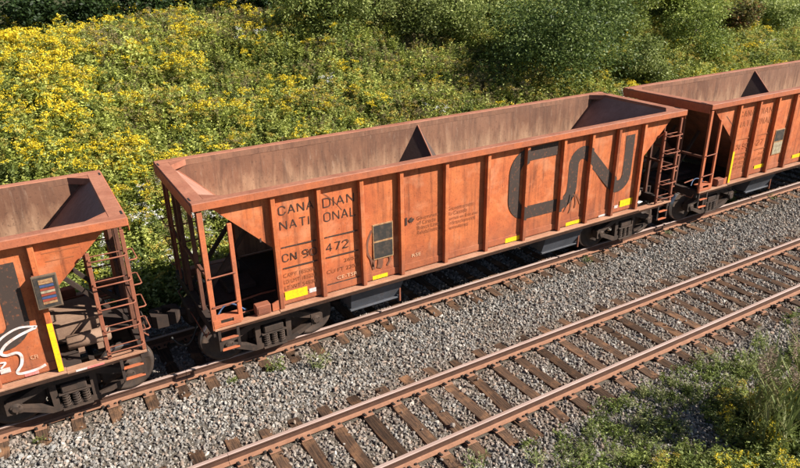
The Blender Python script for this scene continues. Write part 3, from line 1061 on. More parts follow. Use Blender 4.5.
def make_car():
    car = link('hopper_car', None)
    parts = {'panel': [], 'rib': [], 'end_panel': [], 'sill': []}
    for side in (0, 1):
        rz = PI*side
        for i in range(10):
            xa, xb = RIBS[i], RIBS[i+1]
            p = link('side_panel', panel_mesh(xb-xa), car, (((xa+xb)/2)*(1 if side == 0 else -1), 0, 0), rz)
            if side == 0: parts['panel'].append(p)
        if side == 0:
            b = MB()
            b.box(-RW, RW, Y_RIB, Y_SHEET-.001, Z_SILL+.005, Z_RIMB-.003, 0, .008)
            rib_me = b.mesh('side_rib', M['paint'])
        for x in RIBS:
            r = link('side_rib', rib_me, car, (x*(1 if side == 0 else -1), 0, 0), rz)
            if side == 0: parts['rib'].append(r)
        # continuous inner lining, dented by loading
        rl = np.random.default_rng(5+side)
        nx, nz = 60, 12
        zz = np.linspace(Z_SILL+.03, Z_TOP-.01, nz)
        dents = [(rl.uniform(-5, 5), rl.uniform(1.8, 3.2), rl.uniform(.12, .35), rl.uniform(-.02, .03)) for _ in range(34)]
        vs = []
        for j in range(nz):
            e = 5.96 if zz[j] > 3.44 else 5.95-(3.44-zz[j])*1.0215
            for i in range(nx):
                xx = -e+2*e*i/(nx-1)
                d = sum(a*math.exp(-((xx-cx)**2+(zz[j]-cz)**2)/(w*w)) for cx, cz, w, a in dents)
                vs.append((xx, -1.300+max(-.004, min(.03, d)), zz[j]))
        b = MB(); b.add(vs, [(j*nx+i, j*nx+i+1, (j+1)*nx+i+1, (j+1)*nx+i) for j in range(nz-1) for i in range(nx-1)], 0, True)
        (b.rot180() if side else b).build('inner_lining', M['inside'], car)
        # top rim of this side: outer face, top face
        b = MB()
        b.box(-HALF, HALF, Y_RIM, -1.296, Z_RIMB, Z_TOP, 0, .012)
        for k, f in enumerate(b.f):
            nz = [b.v[i][2] for i in f]; ny = [b.v[i][1] for i in f]
            if min(nz) > Z_TOP-.013: b.m[k] = 1
            elif min(ny) > -1.32: b.m[k] = 2
        (b.rot180() if side else b).build('top_rim', [M['rim'], M['rimtop'], M['inside']], car)
        # side sill: bottom angle with a lit ledge
        b = MB()
        b.box(-4.86, 4.86, -1.462, -1.30, Z_SILL-.035, Z_SILL, 0, .006)
        b.box(-6.10, -4.861, -1.462, -1.30, Z_SILL-.055, Z_SILL-.012, 0, .006); b.box(4.861, 6.10, -1.462, -1.30, Z_SILL-.055, Z_SILL-.012, 0, .006)
        b.box(-6.05, 6.05, -1.33, -1.30, .92, Z_SILL-.056, 0, .004)
        sl = (b.rot180() if side else b).build('side_sill', M['sill'], car)
        if side == 0: parts['sill'].append(sl)
    end_parts(False, car)
    end_parts(True, car)
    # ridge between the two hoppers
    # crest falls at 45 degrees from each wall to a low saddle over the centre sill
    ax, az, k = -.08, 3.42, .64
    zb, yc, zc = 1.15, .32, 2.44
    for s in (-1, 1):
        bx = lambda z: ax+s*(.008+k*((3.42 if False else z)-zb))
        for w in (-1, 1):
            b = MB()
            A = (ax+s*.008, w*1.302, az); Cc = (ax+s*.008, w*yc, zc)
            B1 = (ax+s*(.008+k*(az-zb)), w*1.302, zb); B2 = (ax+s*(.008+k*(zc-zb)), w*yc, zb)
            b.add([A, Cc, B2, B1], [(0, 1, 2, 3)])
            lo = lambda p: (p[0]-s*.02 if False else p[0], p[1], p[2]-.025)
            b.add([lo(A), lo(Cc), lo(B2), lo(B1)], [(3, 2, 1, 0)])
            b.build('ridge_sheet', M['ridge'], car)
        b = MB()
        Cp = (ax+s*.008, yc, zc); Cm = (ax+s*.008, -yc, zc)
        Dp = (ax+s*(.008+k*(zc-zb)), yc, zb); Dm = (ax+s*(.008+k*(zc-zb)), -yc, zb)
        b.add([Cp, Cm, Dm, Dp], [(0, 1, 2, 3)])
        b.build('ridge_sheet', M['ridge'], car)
    b = MB(); b.tube([(ax, -1.30, az), (ax, -yc, zc), (ax, yc, zc), (ax, 1.30, az)], .02, 6)
    b.build('ridge_cap', M['rimtop'], car)
    # hopper floors, centre sill, cross members
    b = MB(); b.box(-5.98, 5.98, -.19, .19, .72, 1.06, 0, .01)
    b.box(-3.6, -1.45, -1.29, 1.29, 1.12, 1.14); b.box(1.35, 3.6, -1.29, 1.29, 1.12, 1.14)
    b.box(-1.46, 1.36, -1.29, 1.29, 1.085, 1.10)
    for x in (-4.9, 4.9): b.box(x-.2, x+.2, -1.28, 1.28, .87, 1.06, 0, .01)
    for x in (-1.2, 0, 1.2): b.box(x-.05, x+.05, -1.28, 1.28, .86, 1.08)
    b.build('centre_sill', M['under'], car)
    # discharge chutes
    for sx in (-1, 1):
        for s in (-1, 1):
            b = MB()
            xm = sx*2.62
            t = [(xm-.66, s*1.26, 1.06), (xm+.66, s*1.26, 1.06), (xm+.66, s*.22, 1.06), (xm-.66, s*.22, 1.06)]
            q = [(xm-.56, s*1.00, .42), (xm+.56, s*1.00, .42), (xm+.56, s*.30, .42), (xm-.56, s*.30, .42)]
            b.add(t+q, [(0, 1, 5, 4), (1, 2, 6, 5), (2, 3, 7, 6), (3, 0, 4, 7), (4, 5, 6, 7), (3, 2, 1, 0)])
            ch = b.build('discharge_chute', M['chute'], car)
            b = MB(); b.box(xm-.60, xm+.60, s*1.02-.035, s*1.02+.035, .375, .412, 0, .006)
            b.build('chute_lip', M['white' if sx < 0 and False else 'chute'], ch)
            b = MB(); b.box(xm+.565, xm+.60, s*1.06-.02, s*1.06+.02, .30, .90, 0, .004)
            b.build('chute_bracket', M['rustbar'], ch)
    for xc in (-4.9, 4.9): make_bogie(car, xc)
    return car, parts


def kids(o): return [c for c in bpy.data.objects if c.parent == o]


def copy_car(src):
    """copies the car and each of its parts; returns old->new map"""
    children = {}
    for o in bpy.data.objects:
        if o.parent: children.setdefault(o.parent.name, []).append(o)
    mp = {}

    def rec(o, par):
        c = o.copy(); COL.objects.link(c); c.parent = par; mp[o.name] = c
        for ch in children.get(o.name, []): rec(ch, c)
        return c
    return rec(src, None), mp


car_mid, parts_mid = make_car()
car_left, mpl = copy_car(car_mid)
car_right, mpr = copy_car(car_mid)
P_L = {k: [mpl[o.name] for o in v] for k, v in parts_mid.items()}
P_R = {k: [mpr[o.name] for o in v] for k, v in parts_mid.items()}
car_mid.location = (8.30, TRACK_A_Y, 0)
car_left.location = (-5.07, TRACK_A_Y, 0)
car_right.location = (21.65, TRACK_A_Y, 0)
G = 'orange open-top hopper cars coupled in the train'
tag(car_mid, 'orange open hopper car with CANADIAN NATIONAL lettering and full CN logo, middle of the train', 'freight car', G)
tag(car_left, 'orange hopper car cut off at the left edge with white graffiti scrawl on its side', 'freight car', G)
tag(car_right, 'orange hopper car behind the CN logo car with tall yellow stripe by its ladder', 'freight car', G)

YP = Y_SHEET-.0105   # decals lie in front of the oil-canning
YR = Y_RIB-.003


def pan(parts, i, name, polys, mat, y=YP, lab=None):
    xm = (RIBS[i]+RIBS[i+1])/2
    o = decal(name, polys, y, mat, parts['panel'][i], xm, name == 'lettering')
    if o and lab: o['label'] = lab
    return o


def logo(parts):
    for i in range(5, 10):
        polys = [clip_poly(q, RIBS[i]+RW, RIBS[i+1]-RW) for q in LOGO]
        pan(parts, i, 'logo_stroke', polys, M['logo'])
    for i in range(6, 10):
        polys = [clip_poly(q, RIBS[i]-RW+.009, RIBS[i]+RW-.009) for q in LOGO]
        decal('logo_stroke', polys, YR, M['logo'], parts['rib'][i], RIBS[i])


def titles(parts, num_a, num_b, main, small):
    pan(parts, 0, 'lettering', painted('CANA', -4.67, -3.985, 2.925, 3.105), main)
    pan(parts, 0, 'lettering', painted('NATI', -4.67, -4.09, 2.635, 2.815), main)
    pan(parts, 1, 'lettering', painted('DIAN', -3.80, -3.15, 2.895, 3.085), main)
    pan(parts, 1, 'lettering', painted('ONAL', -3.80, -3.12, 2.61, 2.80), main)
    pan(parts, 0, 'lettering', painted(num_a, -4.68, -3.99, 2.0, 2.165), main)
    pan(parts, 1, 'lettering', painted(num_b, -3.80, -3.31, 1.99, 2.165), main)
    pan(parts, 0, 'stripe', [rect(-4.68, -3.985, 2.28, 2.31), rect(-4.68, -3.985, 1.86, 1.89)], main)
    pan(parts, 1, 'stripe', [rect(-3.81, -3.11, 2.28, 2.31), rect(-3.81, -3.11, 1.86, 1.89), rect(-3.81, -3.12, 1.275, 1.305)], main)
    for s, z0, x1 in (('CAPY 185000', 1.69, -4.03), ('LD LMT 185200', 1.56, -4.02), ('LT WT 54800', 1.43, -4.03)):
        pan(parts, 0, 'lettering', text_in(s, -4.68, x1, z0, z0+.08), small)
    pan(parts, 1, 'lettering', text_in('CU FT 2200', -3.80, -3.12, 1.53, 1.61), small)
    pan(parts, 1, 'lettering', text_in('2600', -3.42, -3.12, 1.70, 1.77), small)


def plate(parts, upper, lower):
    i = 2
    xm = (RIBS[i]+RIBS[i+1])/2
    b = MB(); b.box(-2.785-xm, -2.325-xm, Y_SHEET-.02, Y_SHEET-.002, 1.565, 2.325, 0, .003)
    fr = b.build('marker_plate', M['plate_edge'], parts['panel'][i])
    decal('marker_face', [rect(-2.765, -2.345, 1.975, 2.30)], Y_SHEET-.023, upper, parts['panel'][i], xm)
    decal('marker_face', [rect(-2.765, -2.345, 1.59, 1.935)], Y_SHEET-.023, lower, parts['panel'][i], xm)


def wavy(pts, w):
    path = [Vector(p) for p in pts]
    dense = []
    for i in range(len(path)-1):
        a = path[max(i-1, 0)]; b = path[i]; c = path[i+1]; d = path[min(i+2, len(path)-1)]
        for k in range(6):
            t = k/6
            dense.append(.5*((2*b)+(-a+c)*t+(2*a-5*b+4*c-d)*t*t+(-a+3*b-3*c+d)*t*t*t))
    dense.append(path[-1])
    return stroke(dense, w)


Y_YEL = Y_SHEET-.0155

# ---- middle car
titles(parts_mid, 'CN 90', '472', M['letter'], M['faint'])
logo(parts_mid)
plate(parts_mid, M['plate'], M['plate'])
for pts, w in (([(-2.80, 2.22), (-2.90, 2.0), (-2.91, 1.75), (-2.84, 1.6), (-2.80, 1.42)], .045), ([(-2.79, 1.95), (-2.72, 1.9)], .05), ([(-2.76, 1.6), (-2.79, 1.48), (-2.78, 1.36)], .06),
               ([(-2.62, 1.57), (-2.63, 1.45), (-2.66, 1.36)], .12), ([(-2.42, 1.57), (-2.40, 1.48), (-2.47, 1.38)], .04)):
    pan(parts_mid, 2, 'drip_stain', wavy(pts, w), M['drip'])
for pts, w in (([(2.50, 1.92), (2.46, 1.7), (2.36, 1.52)], .03), ([(2.58, 1.85), (2.57, 1.6), (2.52, 1.45)], .028), ([(2.66, 1.95), (2.72, 1.72), (2.70, 1.55)], .03), ([(2.72, 1.9), (2.84, 1.7), (2.86, 1.62)], .025)):
    pan(parts_mid, 7, 'drip_stain', wavy(pts, w), M['drip'])
pan(parts_mid, 1, 'drip_stain', wavy([(-3.80, 3.2), (-3.66, 3.08), (-3.52, 2.92), (-3.42, 2.78)], .010), M['drip'])
pan(parts_mid, 0, 'reflector', [rect(-4.695, -4.24, 1.215, 1.395)], M['yellow'], Y_YEL)
pan(parts_mid, 0, 'sticker', [rect(-4.205, -4.06, 1.235, 1.325)], M['white'], Y_YEL)
pan(parts_mid, 2, 'reflector', [rect(-2.82, -2.47, 1.13, 1.215)], M['yellow'], Y_YEL)
pan(parts_mid, 5, 'reflector', [rect(.60, 1.02, 1.125, 1.235)], M['yellow'], Y_YEL)
pan(parts_mid, 7, 'reflector', [rect(2.45, 2.93, 1.125, 1.215)], M['yellow'], Y_YEL)
pan(parts_mid, 9, 'reflector', [rect(4.27, 4.72, 1.235, 1.415)], M['yellow'], Y_YEL)
pan(parts_mid, 9, 'sticker', [rect(4.08, 4.20, 1.24, 1.32)], M['white'], Y_YEL)
pan(parts_mid, 8, 'sticker', [rect(3.55, 3.80, 1.12, 1.17)], M['white'], Y_YEL)
# federal wordmark: bar and maple leaf, two columns of small print
leaf = [(0, .5), (.1, .32), (.2, .36), (.16, .12), (.3, .24), (.34, .16), (.5, .18), (.44, .05), (.52, 0), (.28, -.2), (.3, -.28), (.03, -.25), (.03, -.5), (-.03, -.5), (-.03, -.25), (-.3, -.28), (-.28, -.2), (-.52, 0), (-.44, .05), (-.5, .18), (-.34, .16), (-.3, .24), (-.16, .12), (-.2, .36), (-.1, .32)]
pan(parts_mid, 3, 'emblem', [rect(-2.03, -1.985, 2.145, 2.315)], M['letter'])
lf = [(-1.885+x*.13, 2.235+z*.16) for x, z in leaf]
pan(parts_mid, 3, 'emblem', [[(-1.885, 2.235), lf[i], lf[(i+1) % len(lf)]] for i in range(len(lf))], M['letter'])
for k, (s, x1) in enumerate((('Government', -1.20), ('of Canada', -1.28), ('Branch Line', -1.22), ('Rehabilitation', -1.17))):
    pan(parts_mid, 3, 'lettering', text_in(s, -1.735, x1, 2.245-.108*k-.04, 2.245-.108*k+.045), M['faint'])
for k, (s, x1) in enumerate((('Gouvernement', -.32), ('du Canada', -.48), ('Remise en État des', -.20), ('Embranchements', -.26), ('Ferroviaires', -.45))):
    pan(parts_mid, 4, 'lettering', text_in(s, -.98, x1, 2.29-.11*k-.04, 2.29-.11*k+.045), M['faint'])
pan(parts_mid, 3, 'lettering', text_in('RSE', -1.88, -1.66, 1.40, 1.475), M['chalk'])
pan(parts_mid, 1, 'lettering', text_in('CE-TSR', -3.60, -3.16, 1.355, 1.43), M['chalk'])
o = decal('lettering', text_in('1', -5.06, -5.03, 2.50, 2.58), Y_SHEET-.004, M['letter'], car_mid)

# ---- left car (only its right end shows)
titles(P_L, 'CN 90', '381', M['letter'], M['faint'])
logo(P_L)
plate(P_L, M['plate'], M['plate'])
pan(P_L, 9, 'graffiti', wavy([(4.0, 1.80), (4.15, 1.93), (4.38, 2.01), (4.62, 1.96)], .035)+wavy([(4.60, 1.95), (4.35, 1.88), (4.15, 1.78), (4.06, 1.66), (4.12, 1.60), (4.26, 1.60), (4.31, 1.52), (4.28, 1.38), (4.20, 1.27), (4.24, 1.22), (4.45, 1.22), (4.60, 1.26)], .045)+wavy([(3.98, 1.50), (4.08, 1.48), (4.0, 1.40)], .03), M['graffiti'], Y_YEL-.003)
pan(P_L, 9, 'sticker', [rect(3.98, 4.12, 1.30, 1.39)], M['white'], Y_YEL-.003)
pan(P_L, 9, 'sticker', [rect(4.28, 4.48, 1.14, 1.235)], M['pink'], Y_YEL)
pan(P_L, 9, 'lettering', text_in('CFI', 4.42, 4.52, 1.41, 1.48), M['chalk'])
decal('reflector', [rect(4.79-RW+.004, 4.79+RW-.004, 1.115, 2.0)], YR, M['yellow'], P_L['rib'][10], 4.79)
b = MB(); b.box(4.99, 5.16, -1.466, -1.4635, Z_SILL-.052, Z_SILL-.016)
b.build('sticker', M['white'], P_L['sill'][0])
b = MB(); b.box(5.165, 5.42, -1.466, -1.4635, Z_SILL-.052, Z_SILL-.016)
b.build('sticker', M['pink'], P_L['sill'][0])
# colour bar tag on a bracket
b = MB(); b.box(4.70, 5.05, -1.52, -1.49, 2.30, 2.86, 0, .008)
aci = b.build('bar_code_board', M['board'], car_left)
b = MB(); b.box(4.725, 5.025, -1.524, -1.5205, 2.33, 2.83)
b.build('board_face', M['plate'], aci)
for k, (mt, z) in enumerate((('plate_edge', 2.775), ('plate_edge', 2.735), ('blueprint', 2.685), ('redprint', 2.63), ('plate_light', 2.585), ('redprint', 2.54), ('blueprint', 2.49), ('redprint', 2.445), ('plate_edge', 2.40))):
    b = MB(); b.box(4.79, 4.985, -1.528, -1.5245, z-.018, z+.018)
    b.build('colour_bar', M[mt], aci)
b = MB(); b.box(4.72, 4.78, -1.489, -1.30, 2.32, 2.84)
b.build('board_bracket', M['rustbar'], aci)
decal('lettering', [rect(4.92, 5.45, 3.115, 3.13), rect(4.95, 5.35, 2.975, 2.99)], Y_SHEET-.004, M['worn'], car_left)

# ---- right car (worn titles)
titles(P_R, 'CN 90', '627', M['worn'], M['worn'])
plate(P_R, M['plate'], M['plate_light'])
logo(P_R)
decal('reflector', [rect(-4.79-RW+.004, -4.79+RW-.004, 1.115, 2.02)], YR, M['yellow'], P_R['rib'][0], -4.79)
pan(P_R, 1, 'reflector', [rect(-3.52, -3.02, 1.265, 1.375)], M['yellow'], Y_YEL)
pan(P_R, 3, 'reflector', [rect(-1.62, -1.17, 1.27, 1.385)], M['yellow'], Y_YEL)
for pts in ([(-5.25, 3.05), (-5.02, 2.85), (-4.86, 2.72)],):
    if pts[0][0] > -4: pan(P_R, 2, 'drip_stain', wavy(pts, .03), M['drip'])
    else: decal('drip_stain', wavy(pts, .02), Y_SHEET-.004, M['drip'], car_right)

# ------------------------------------------------------------------ scattered ground stuff (geometry nodes)
HID = bpy.data.collections


def scatter(name, P, rot, scl, var, protos):
    """one 'stuff' object that instances the prototype meshes on its points"""
    col = bpy.data.collections.new(name+'_kinds')
    for i, me in enumerate(protos):
        col.objects.link(bpy.data.objects.new('%s_kind_%02d' % (name, i), me))
    me = bpy.data.meshes.new(name)
    n = len(P)
    me.vertices.add(n)
    me.vertices.foreach_set('co', np.asarray(P, np.float32).ravel())
    a = me.attributes.new('rot', 'FLOAT_VECTOR', 'POINT'); a.data.foreach_set('vector', np.asarray(rot, np.float32).ravel())
    a = me.attributes.new('scl', 'FLOAT_VECTOR', 'POINT'); a.data.foreach_set('vector', np.asarray(scl, np.float32).ravel())
    a = me.attributes.new('var', 'INT', 'POINT'); a.data.foreach_set('value', np.asarray(var, np.int32))
    me.update()
    o = stuff(link(name, me))
    ng = bpy.data.node_groups.new(name, 'GeometryNodeTree')
    ng.interface.new_socket('Geometry', in_out='INPUT', socket_type='NodeSocketGeometry')
    ng.interface.new_socket('Geometry', in_out='OUTPUT', socket_type='NodeSocketGeometry')
    N = ng.nodes; L = ng.links
    gi = N.new('NodeGroupInput'); go = N.new('NodeGroupOutput')
    ci = N.new('GeometryNodeCollectionInfo')
    ci.inputs['Collection'].default_value = col
    ci.inputs['Separate Children'].default_value = True
    ci.inputs['Reset Children'].default_value = True
    ip = N.new('GeometryNodeInstanceOnPoints')
    ip.inputs['Pick Instance'].default_value = True

    def na(nm, ty):
        q = N.new('GeometryNodeInputNamedAttribute'); q.data_type = ty; q.inputs['Name'].default_value = nm
        return q.outputs['Attribute']
    er = N.new('FunctionNodeEulerToRotation')
    L.new(na('rot', 'FLOAT_VECTOR'), er.inputs[0])
    L.new(gi.outputs[0], ip.inputs['Points'])
    L.new(ci.outputs[0], ip.inputs['Instance'])
    L.new(na('var', 'INT'), ip.inputs['Instance Index'])
    L.new(er.outputs[0], ip.inputs['Rotation'])
    L.new(na('scl', 'FLOAT_VECTOR'), ip.inputs['Scale'])
    L.new(ip.outputs[0], go.inputs[0])
    md = o.modifiers.new('scatter', 'NODES'); md.node_group = ng
    return o


def stone_mesh(seed):
    rr = np.random.default_rng(seed)
    bm = bmesh.new()
    bmesh.ops.create_icosphere(bm, subdivisions=1, radius=.5)
    sc = np.array([rr.uniform(.8, 1.25), rr.uniform(.65, 1.0), rr.uniform(.5, .85)])
    for v in bm.verts:
        k = rr.uniform(.72, 1.22)
        v.co = Vector((v.co.x*sc[0]*k, v.co.y*sc[1]*k, v.co.z*sc[2]*k))
    me = bpy.data.meshes.new('stone')
    bm.to_mesh(me); bm.free()
    me.materials.append(M['stone'])
    return me


def project(P):
    d = np.asarray(P)-np.array(CAM)
    z = d@np.array(fw)
    return 400+F_PX*(d@np.array(r2))/z, 234-F_PX*(d@np.array(u2))/z, z


def make_ballast():
    n = 520000
    x = rng.uniform(-5, 38, n); y = rng.uniform(-3.9, 8.0, n)
    z = height(x, y)
    # denser where the camera sees it large
    u, v, d = project(np.stack([x, y, z], -1))
    vis = (u > -90) & (u < 900) & (v > -40) & (v < 560)
    keep = np.where(vis, 1.0, .22)
    keep *= np.clip((y+3.8)/1.2, .12, 1)
    # behind the near side of the train little of the ballast shows
    keep *= np.where((y > 5.2) & (y < 8), .55, 1)
    k = rng.random(n) < keep
    x, y, z = x[k], y[k], z[k]
    n = len(x)
    s = np.clip(rng.lognormal(math.log(.055), .32, n), .03, .12)
    z = z+rng.uniform(-.035, .022, n)
    # keep tie tops and rails clear
    drop = np.zeros(n, bool)
    for tx, ty, sk in TIE_RECTS:
        inside = (np.abs(x-tx+sk*(y-ty)*0) < .105+s*.15) & (np.abs(y-ty) < 1.30)
        drop |= inside
    stray = rng.random(n) < .009
    tie_top = drop & stray
    z = np.where(tie_top, -.19+s*.2, z)
    for yc in (TRACK_A_Y, TRACK_B_Y):
        for sg in (-1, 1):
            drop |= np.abs(y-(yc+sg*.7555)) < .085+s*.3
            tie_top &= np.abs(y-(yc+sg*.7555)) > .2
    keepm = ~drop | tie_top
    x, y, z, s = x[keepm], y[keepm], z[keepm], s[keepm]
    n = len(x)
    print('stones', n)
    scatter('ballast', np.stack([x, y, z], -1), rng.uniform(0, 2*PI, (n, 3)), np.repeat(s[:, None], 3, 1)*rng.uniform(.8, 1.2, (n, 3)), rng.integers(0, 10, n), [stone_mesh(100+i) for i in range(10)])


make_ballast()

# ------------------------------------------------------------------ plants
class Leaves:
    """numpy quads with a per-face tint and a material index"""

    def __init__(self): self.q = []; self.t = []; self.m = []

    def add(self, c, d, nrm, l, w, tint, mat):
        """c base points (n,3), d directions, nrm side vectors, l lengths, w widths: kite-shaped leaves"""
        c = np.asarray(c, float); n = len(c)
        d = d/np.maximum(np.linalg.norm(d, axis=1, keepdims=True), 1e-6)
        s = np.cross(d, nrm); s /= np.maximum(np.linalg.norm(s, axis=1, keepdims=True), 1e-6)
        l = np.broadcast_to(l, (n,))[:, None]; w = np.broadcast_to(w, (n,))[:, None]
        p0 = c; p2 = c+d*l-np.array([0, 0, 1])*l*.12; pm = c+d*l*.5
        q = np.stack([p0, pm+s*w*.5, p2, pm-s*w*.5], 1)
        self.q.append(q); self.t.append(np.broadcast_to(tint, (n,))); self.m.append(np.full(n, mat))

    def ribbon(self, pts, w, tint, mat):
        pts = np.asarray(pts, float)
        side = np.cross(pts[-1]-pts[0], [0.3, .2, 1]); side /= max(np.linalg.norm(side), 1e-6)
        for i in range(len(pts)-1):
            a = w*(1-i/(len(pts)-1)); b_ = w*(1-(i+1)/(len(pts)-1))
            self.q.append(np.stack([pts[i]-side*a/2, pts[i]+side*a/2, pts[i+1]+side*b_/2, pts[i+1]-side*b_/2])[None])
            self.t.append(np.array([tint])); self.m.append(np.array([mat]))

    def mesh(self, name, mats):
        q = np.concatenate(self.q); t = np.concatenate(self.t).astype(np.float32); mi = np.concatenate(self.m).astype(np.int32)
        n = len(q)
        me = bpy.data.meshes.new(name)
        me.vertices.add(4*n); me.vertices.foreach_set('co', q.astype(np.float32).ravel())
        me.loops.add(4*n); me.loops.foreach_set('vertex_index', np.arange(4*n, dtype=np.int32))
        me.polygons.add(n); me.polygons.foreach_set('loop_start', np.arange(0, 4*n, 4, dtype=np.int32))
        me.polygons.foreach_set('loop_total', np.full(n, 4, np.int32))
        me.polygons.foreach_set('material_index', mi)
        a = me.attributes.new('tint', 'FLOAT', 'FACE'); a.data.foreach_set('value', np.clip(t, 0, 1))
        for mt in mats: me.materials.append(mt)
        me.update(calc_edges=True); me.validate()
        return me


def rdir(n, r, zlo=-.3, zhi=1.0):
    a = r.uniform(0, 2*PI, n); z = r.uniform(zlo, zhi, n)
    k = np.sqrt(np.clip(1-z*z, .05, 1))
    return np.stack([np.cos(a)*k, np.sin(a)*k, z], -1)


def herb(seed, stems, hgt, leaf_l, leaf_w, per, flower=0, spread=.28, mats=None, plume=.26, fl_size=.032):
    r = np.random.default_rng(seed)
    L = Leaves()
    for s in range(stems):
        a = r.uniform(0, 2*PI); rad = spread*math.sqrt(r.random())
        base = np.array([math.cos(a)*rad, math.sin(a)*rad, -.05])
        lean = np.array([math.cos(a), math.sin(a), 0])*r.uniform(.02, .22)
        h = hgt*r.uniform(.7, 1.1)
        ts = np.linspace(0, 1, 5)
        pts = base+np.outer(ts, [0, 0, h])+np.outer(ts**2, lean*h)
        L.ribbon(pts, .016, r.uniform(0, .5), 0)
        t = r.uniform(.12, .98, per)
        c = base+np.outer(t, [0, 0, h])+np.outer(t**2, lean*h)
        st = r.uniform(.15, .85)
        L.add(c, rdir(per, r, -.15, .85), rdir(per, r, .2, 1), leaf_l*(1.15-.65*t)*r.uniform(.7, 1.2, per), leaf_w*r.uniform(.7, 1.2, per), np.clip(st+r.normal(0, .2, per)+.15*(t-.5), 0, 1), 0)
        if flower and r.random() < flower:
            top = pts[-1]
            nb = 6
            for k in range(nb):
                d = rdir(1, r, .1, .8)[0]
                pl = plume*r.uniform(.5, 1)
                nf = 9
                tt = np.linspace(.1, 1, nf)
                c = top-np.array([0, 0, plume*.35*r.random()])+np.outer(tt*pl, d)+np.outer(tt**2, [0, 0, -.06])
                L.add(c+r.normal(0, .012, (nf, 3)), rdir(nf, r, -.2, 1), rdir(nf, r, -1, 1), fl_size*r.uniform(.8, 1.4, nf), fl_size*r.uniform(.7, 1.1, nf), r.random(nf), 1)
    return L.mesh('herb', mats)


GL = [M['gold_leaf'], M['gold_flower']]
herbs = []
for i in range(4): herbs.append(herb(10+i, 6, .95, .17, .040, 26, .8, .28, GL, .24, .042))           # 0-3 bright goldenrod
for i in range(3): herbs.append(herb(20+i, 6, .90, .17, .038, 26, .7, .32, [M['gold_leaf'], M['gold_dull']], .20, .030))  # 4-6 fading goldenrod
for i in range(3): herbs.append(herb(30+i, 7, .72, .18, .055, 26, 0, .34, [M['weed']], .2))         # 7-9 green weeds
for i in range(2): herbs.append(herb(40+i, 9, .85, .09, .018, 24, .8, .30, [M['dry'], M['dry']], .16, .022))    # 10-11 dry
for i in range(2): herbs.append(herb(50+i, 8, .75, .10, .020, 24, .9, .32, [M['weed'], M['aster']], .20, .026))  # 12-13 asters
for i in range(2): herbs.append(herb(60+i, 9, .60, .17, .065, 22, 0, .4, [M['vine_leaf']], .2))     # 14-15 broad leaves


for i in range(3): herbs.append(herb(70+i, 7, .85, .19, .050, 28, 0, .34, [M['gold_leaf']], .2))      # 16-18 goldenrod not in flower


def make_meadow():
    n = 24000
    x = rng.uniform(-12, 62, n); y = rng.uniform(8.1, 27, n)
    z = height(x, y)
    u, v, d = project(np.stack([x, y, z+.5], -1))
    vis = (u > -110) & (u < 910) & (v < 480)
    k = (rng.random(n) < np.where(vis, 1, .15)*np.where(y > 22, .5, 1)*np.clip((y-7.4)/2.0, .35, 1)*np.where(x > 36, .6, 1))
    x, y, z, u, v = x[k], y[k], z[k], u[k], v[k]
    n = len(x)
    big = vnoise(x*.22, y*.22, 21); mid = vnoise(x*.7, y*.7, 22); sm = vnoise(x*1.6, y*1.6, 23)
    # gold dominates on the left of the bank, thins out to the right
    gold = np.clip(1.0-(x-1)/11.0, .10, 1.0)*(.1+1.2*mid**1.4)*np.clip((y-9.5)/5, .12, 1)
    gold = np.where(x > 17, .10*mid, gold)
    gold = np.where((x > 29) & (y < 19), .16*mid, gold)
    r = rng.random(n); r3 = rng.random(n)
    var = np.where(r < gold*.42, rng.integers(0, 4, n), np.where(r < gold*.42+.22, rng.integers(4, 7, n), np.where(r < gold*.42+.66, rng.integers(16, 19, n), rng.integers(7, 10, n))))
    dry = (x > 3) & (x < 20) & (r3 < .30*big+.02)
    var = np.where(dry, rng.integers(10, 12, n), var)
    ast = (y < 12.5) & (r3 > .91) | (r3 > .996)
    var = np.where(ast, rng.integers(12, 14, n), var)
    br = (rng.random(n) < .16*sm) | ((y < 10.0) & (rng.random(n) < .35))
    var = np.where(br, rng.integers(14, 16, n), var)
    s = rng.uniform(.65, 1.2, n)*(.60+.55*mid+.25*sm)
    rot = np.stack([rng.normal(0, .1, n)-.05, rng.normal(0, .1, n), rng.uniform(0, 2*PI, n)], -1)
    print('meadow', n)
    scatter('meadow_plants', np.stack([x, y, z], -1), rot, np.stack([s, s, s*rng.uniform(.85, 1.15, n)], -1), var, herbs)


make_meadow()

# foreground weeds along the near shoulder
small = []
for i in range(3): small.append(herb(80+i, 9, .22, .10, .022, 12, 0, .16, [M['weed']], .1))           # 0-2 low weed
for i in range(2): small.append(herb(90+i, 8, .66, .12, .026, 30, .6, .20, [M['gold_leaf'], M['gold_flower' if i else 'gold_dull']], .15, .022))             # 3-4 small goldenrod
for i in range(2): small.append(herb(95+i, 10, .40, .16, .014, 10, 0, .14, [M['reed']], .1))          # 5-6 grassy tuft
for i in range(2): small.append(herb(98+i, 8, .45, .12, .030, 22, 0, .22, [M['weed']], .1))           # 7-8 bushy weed


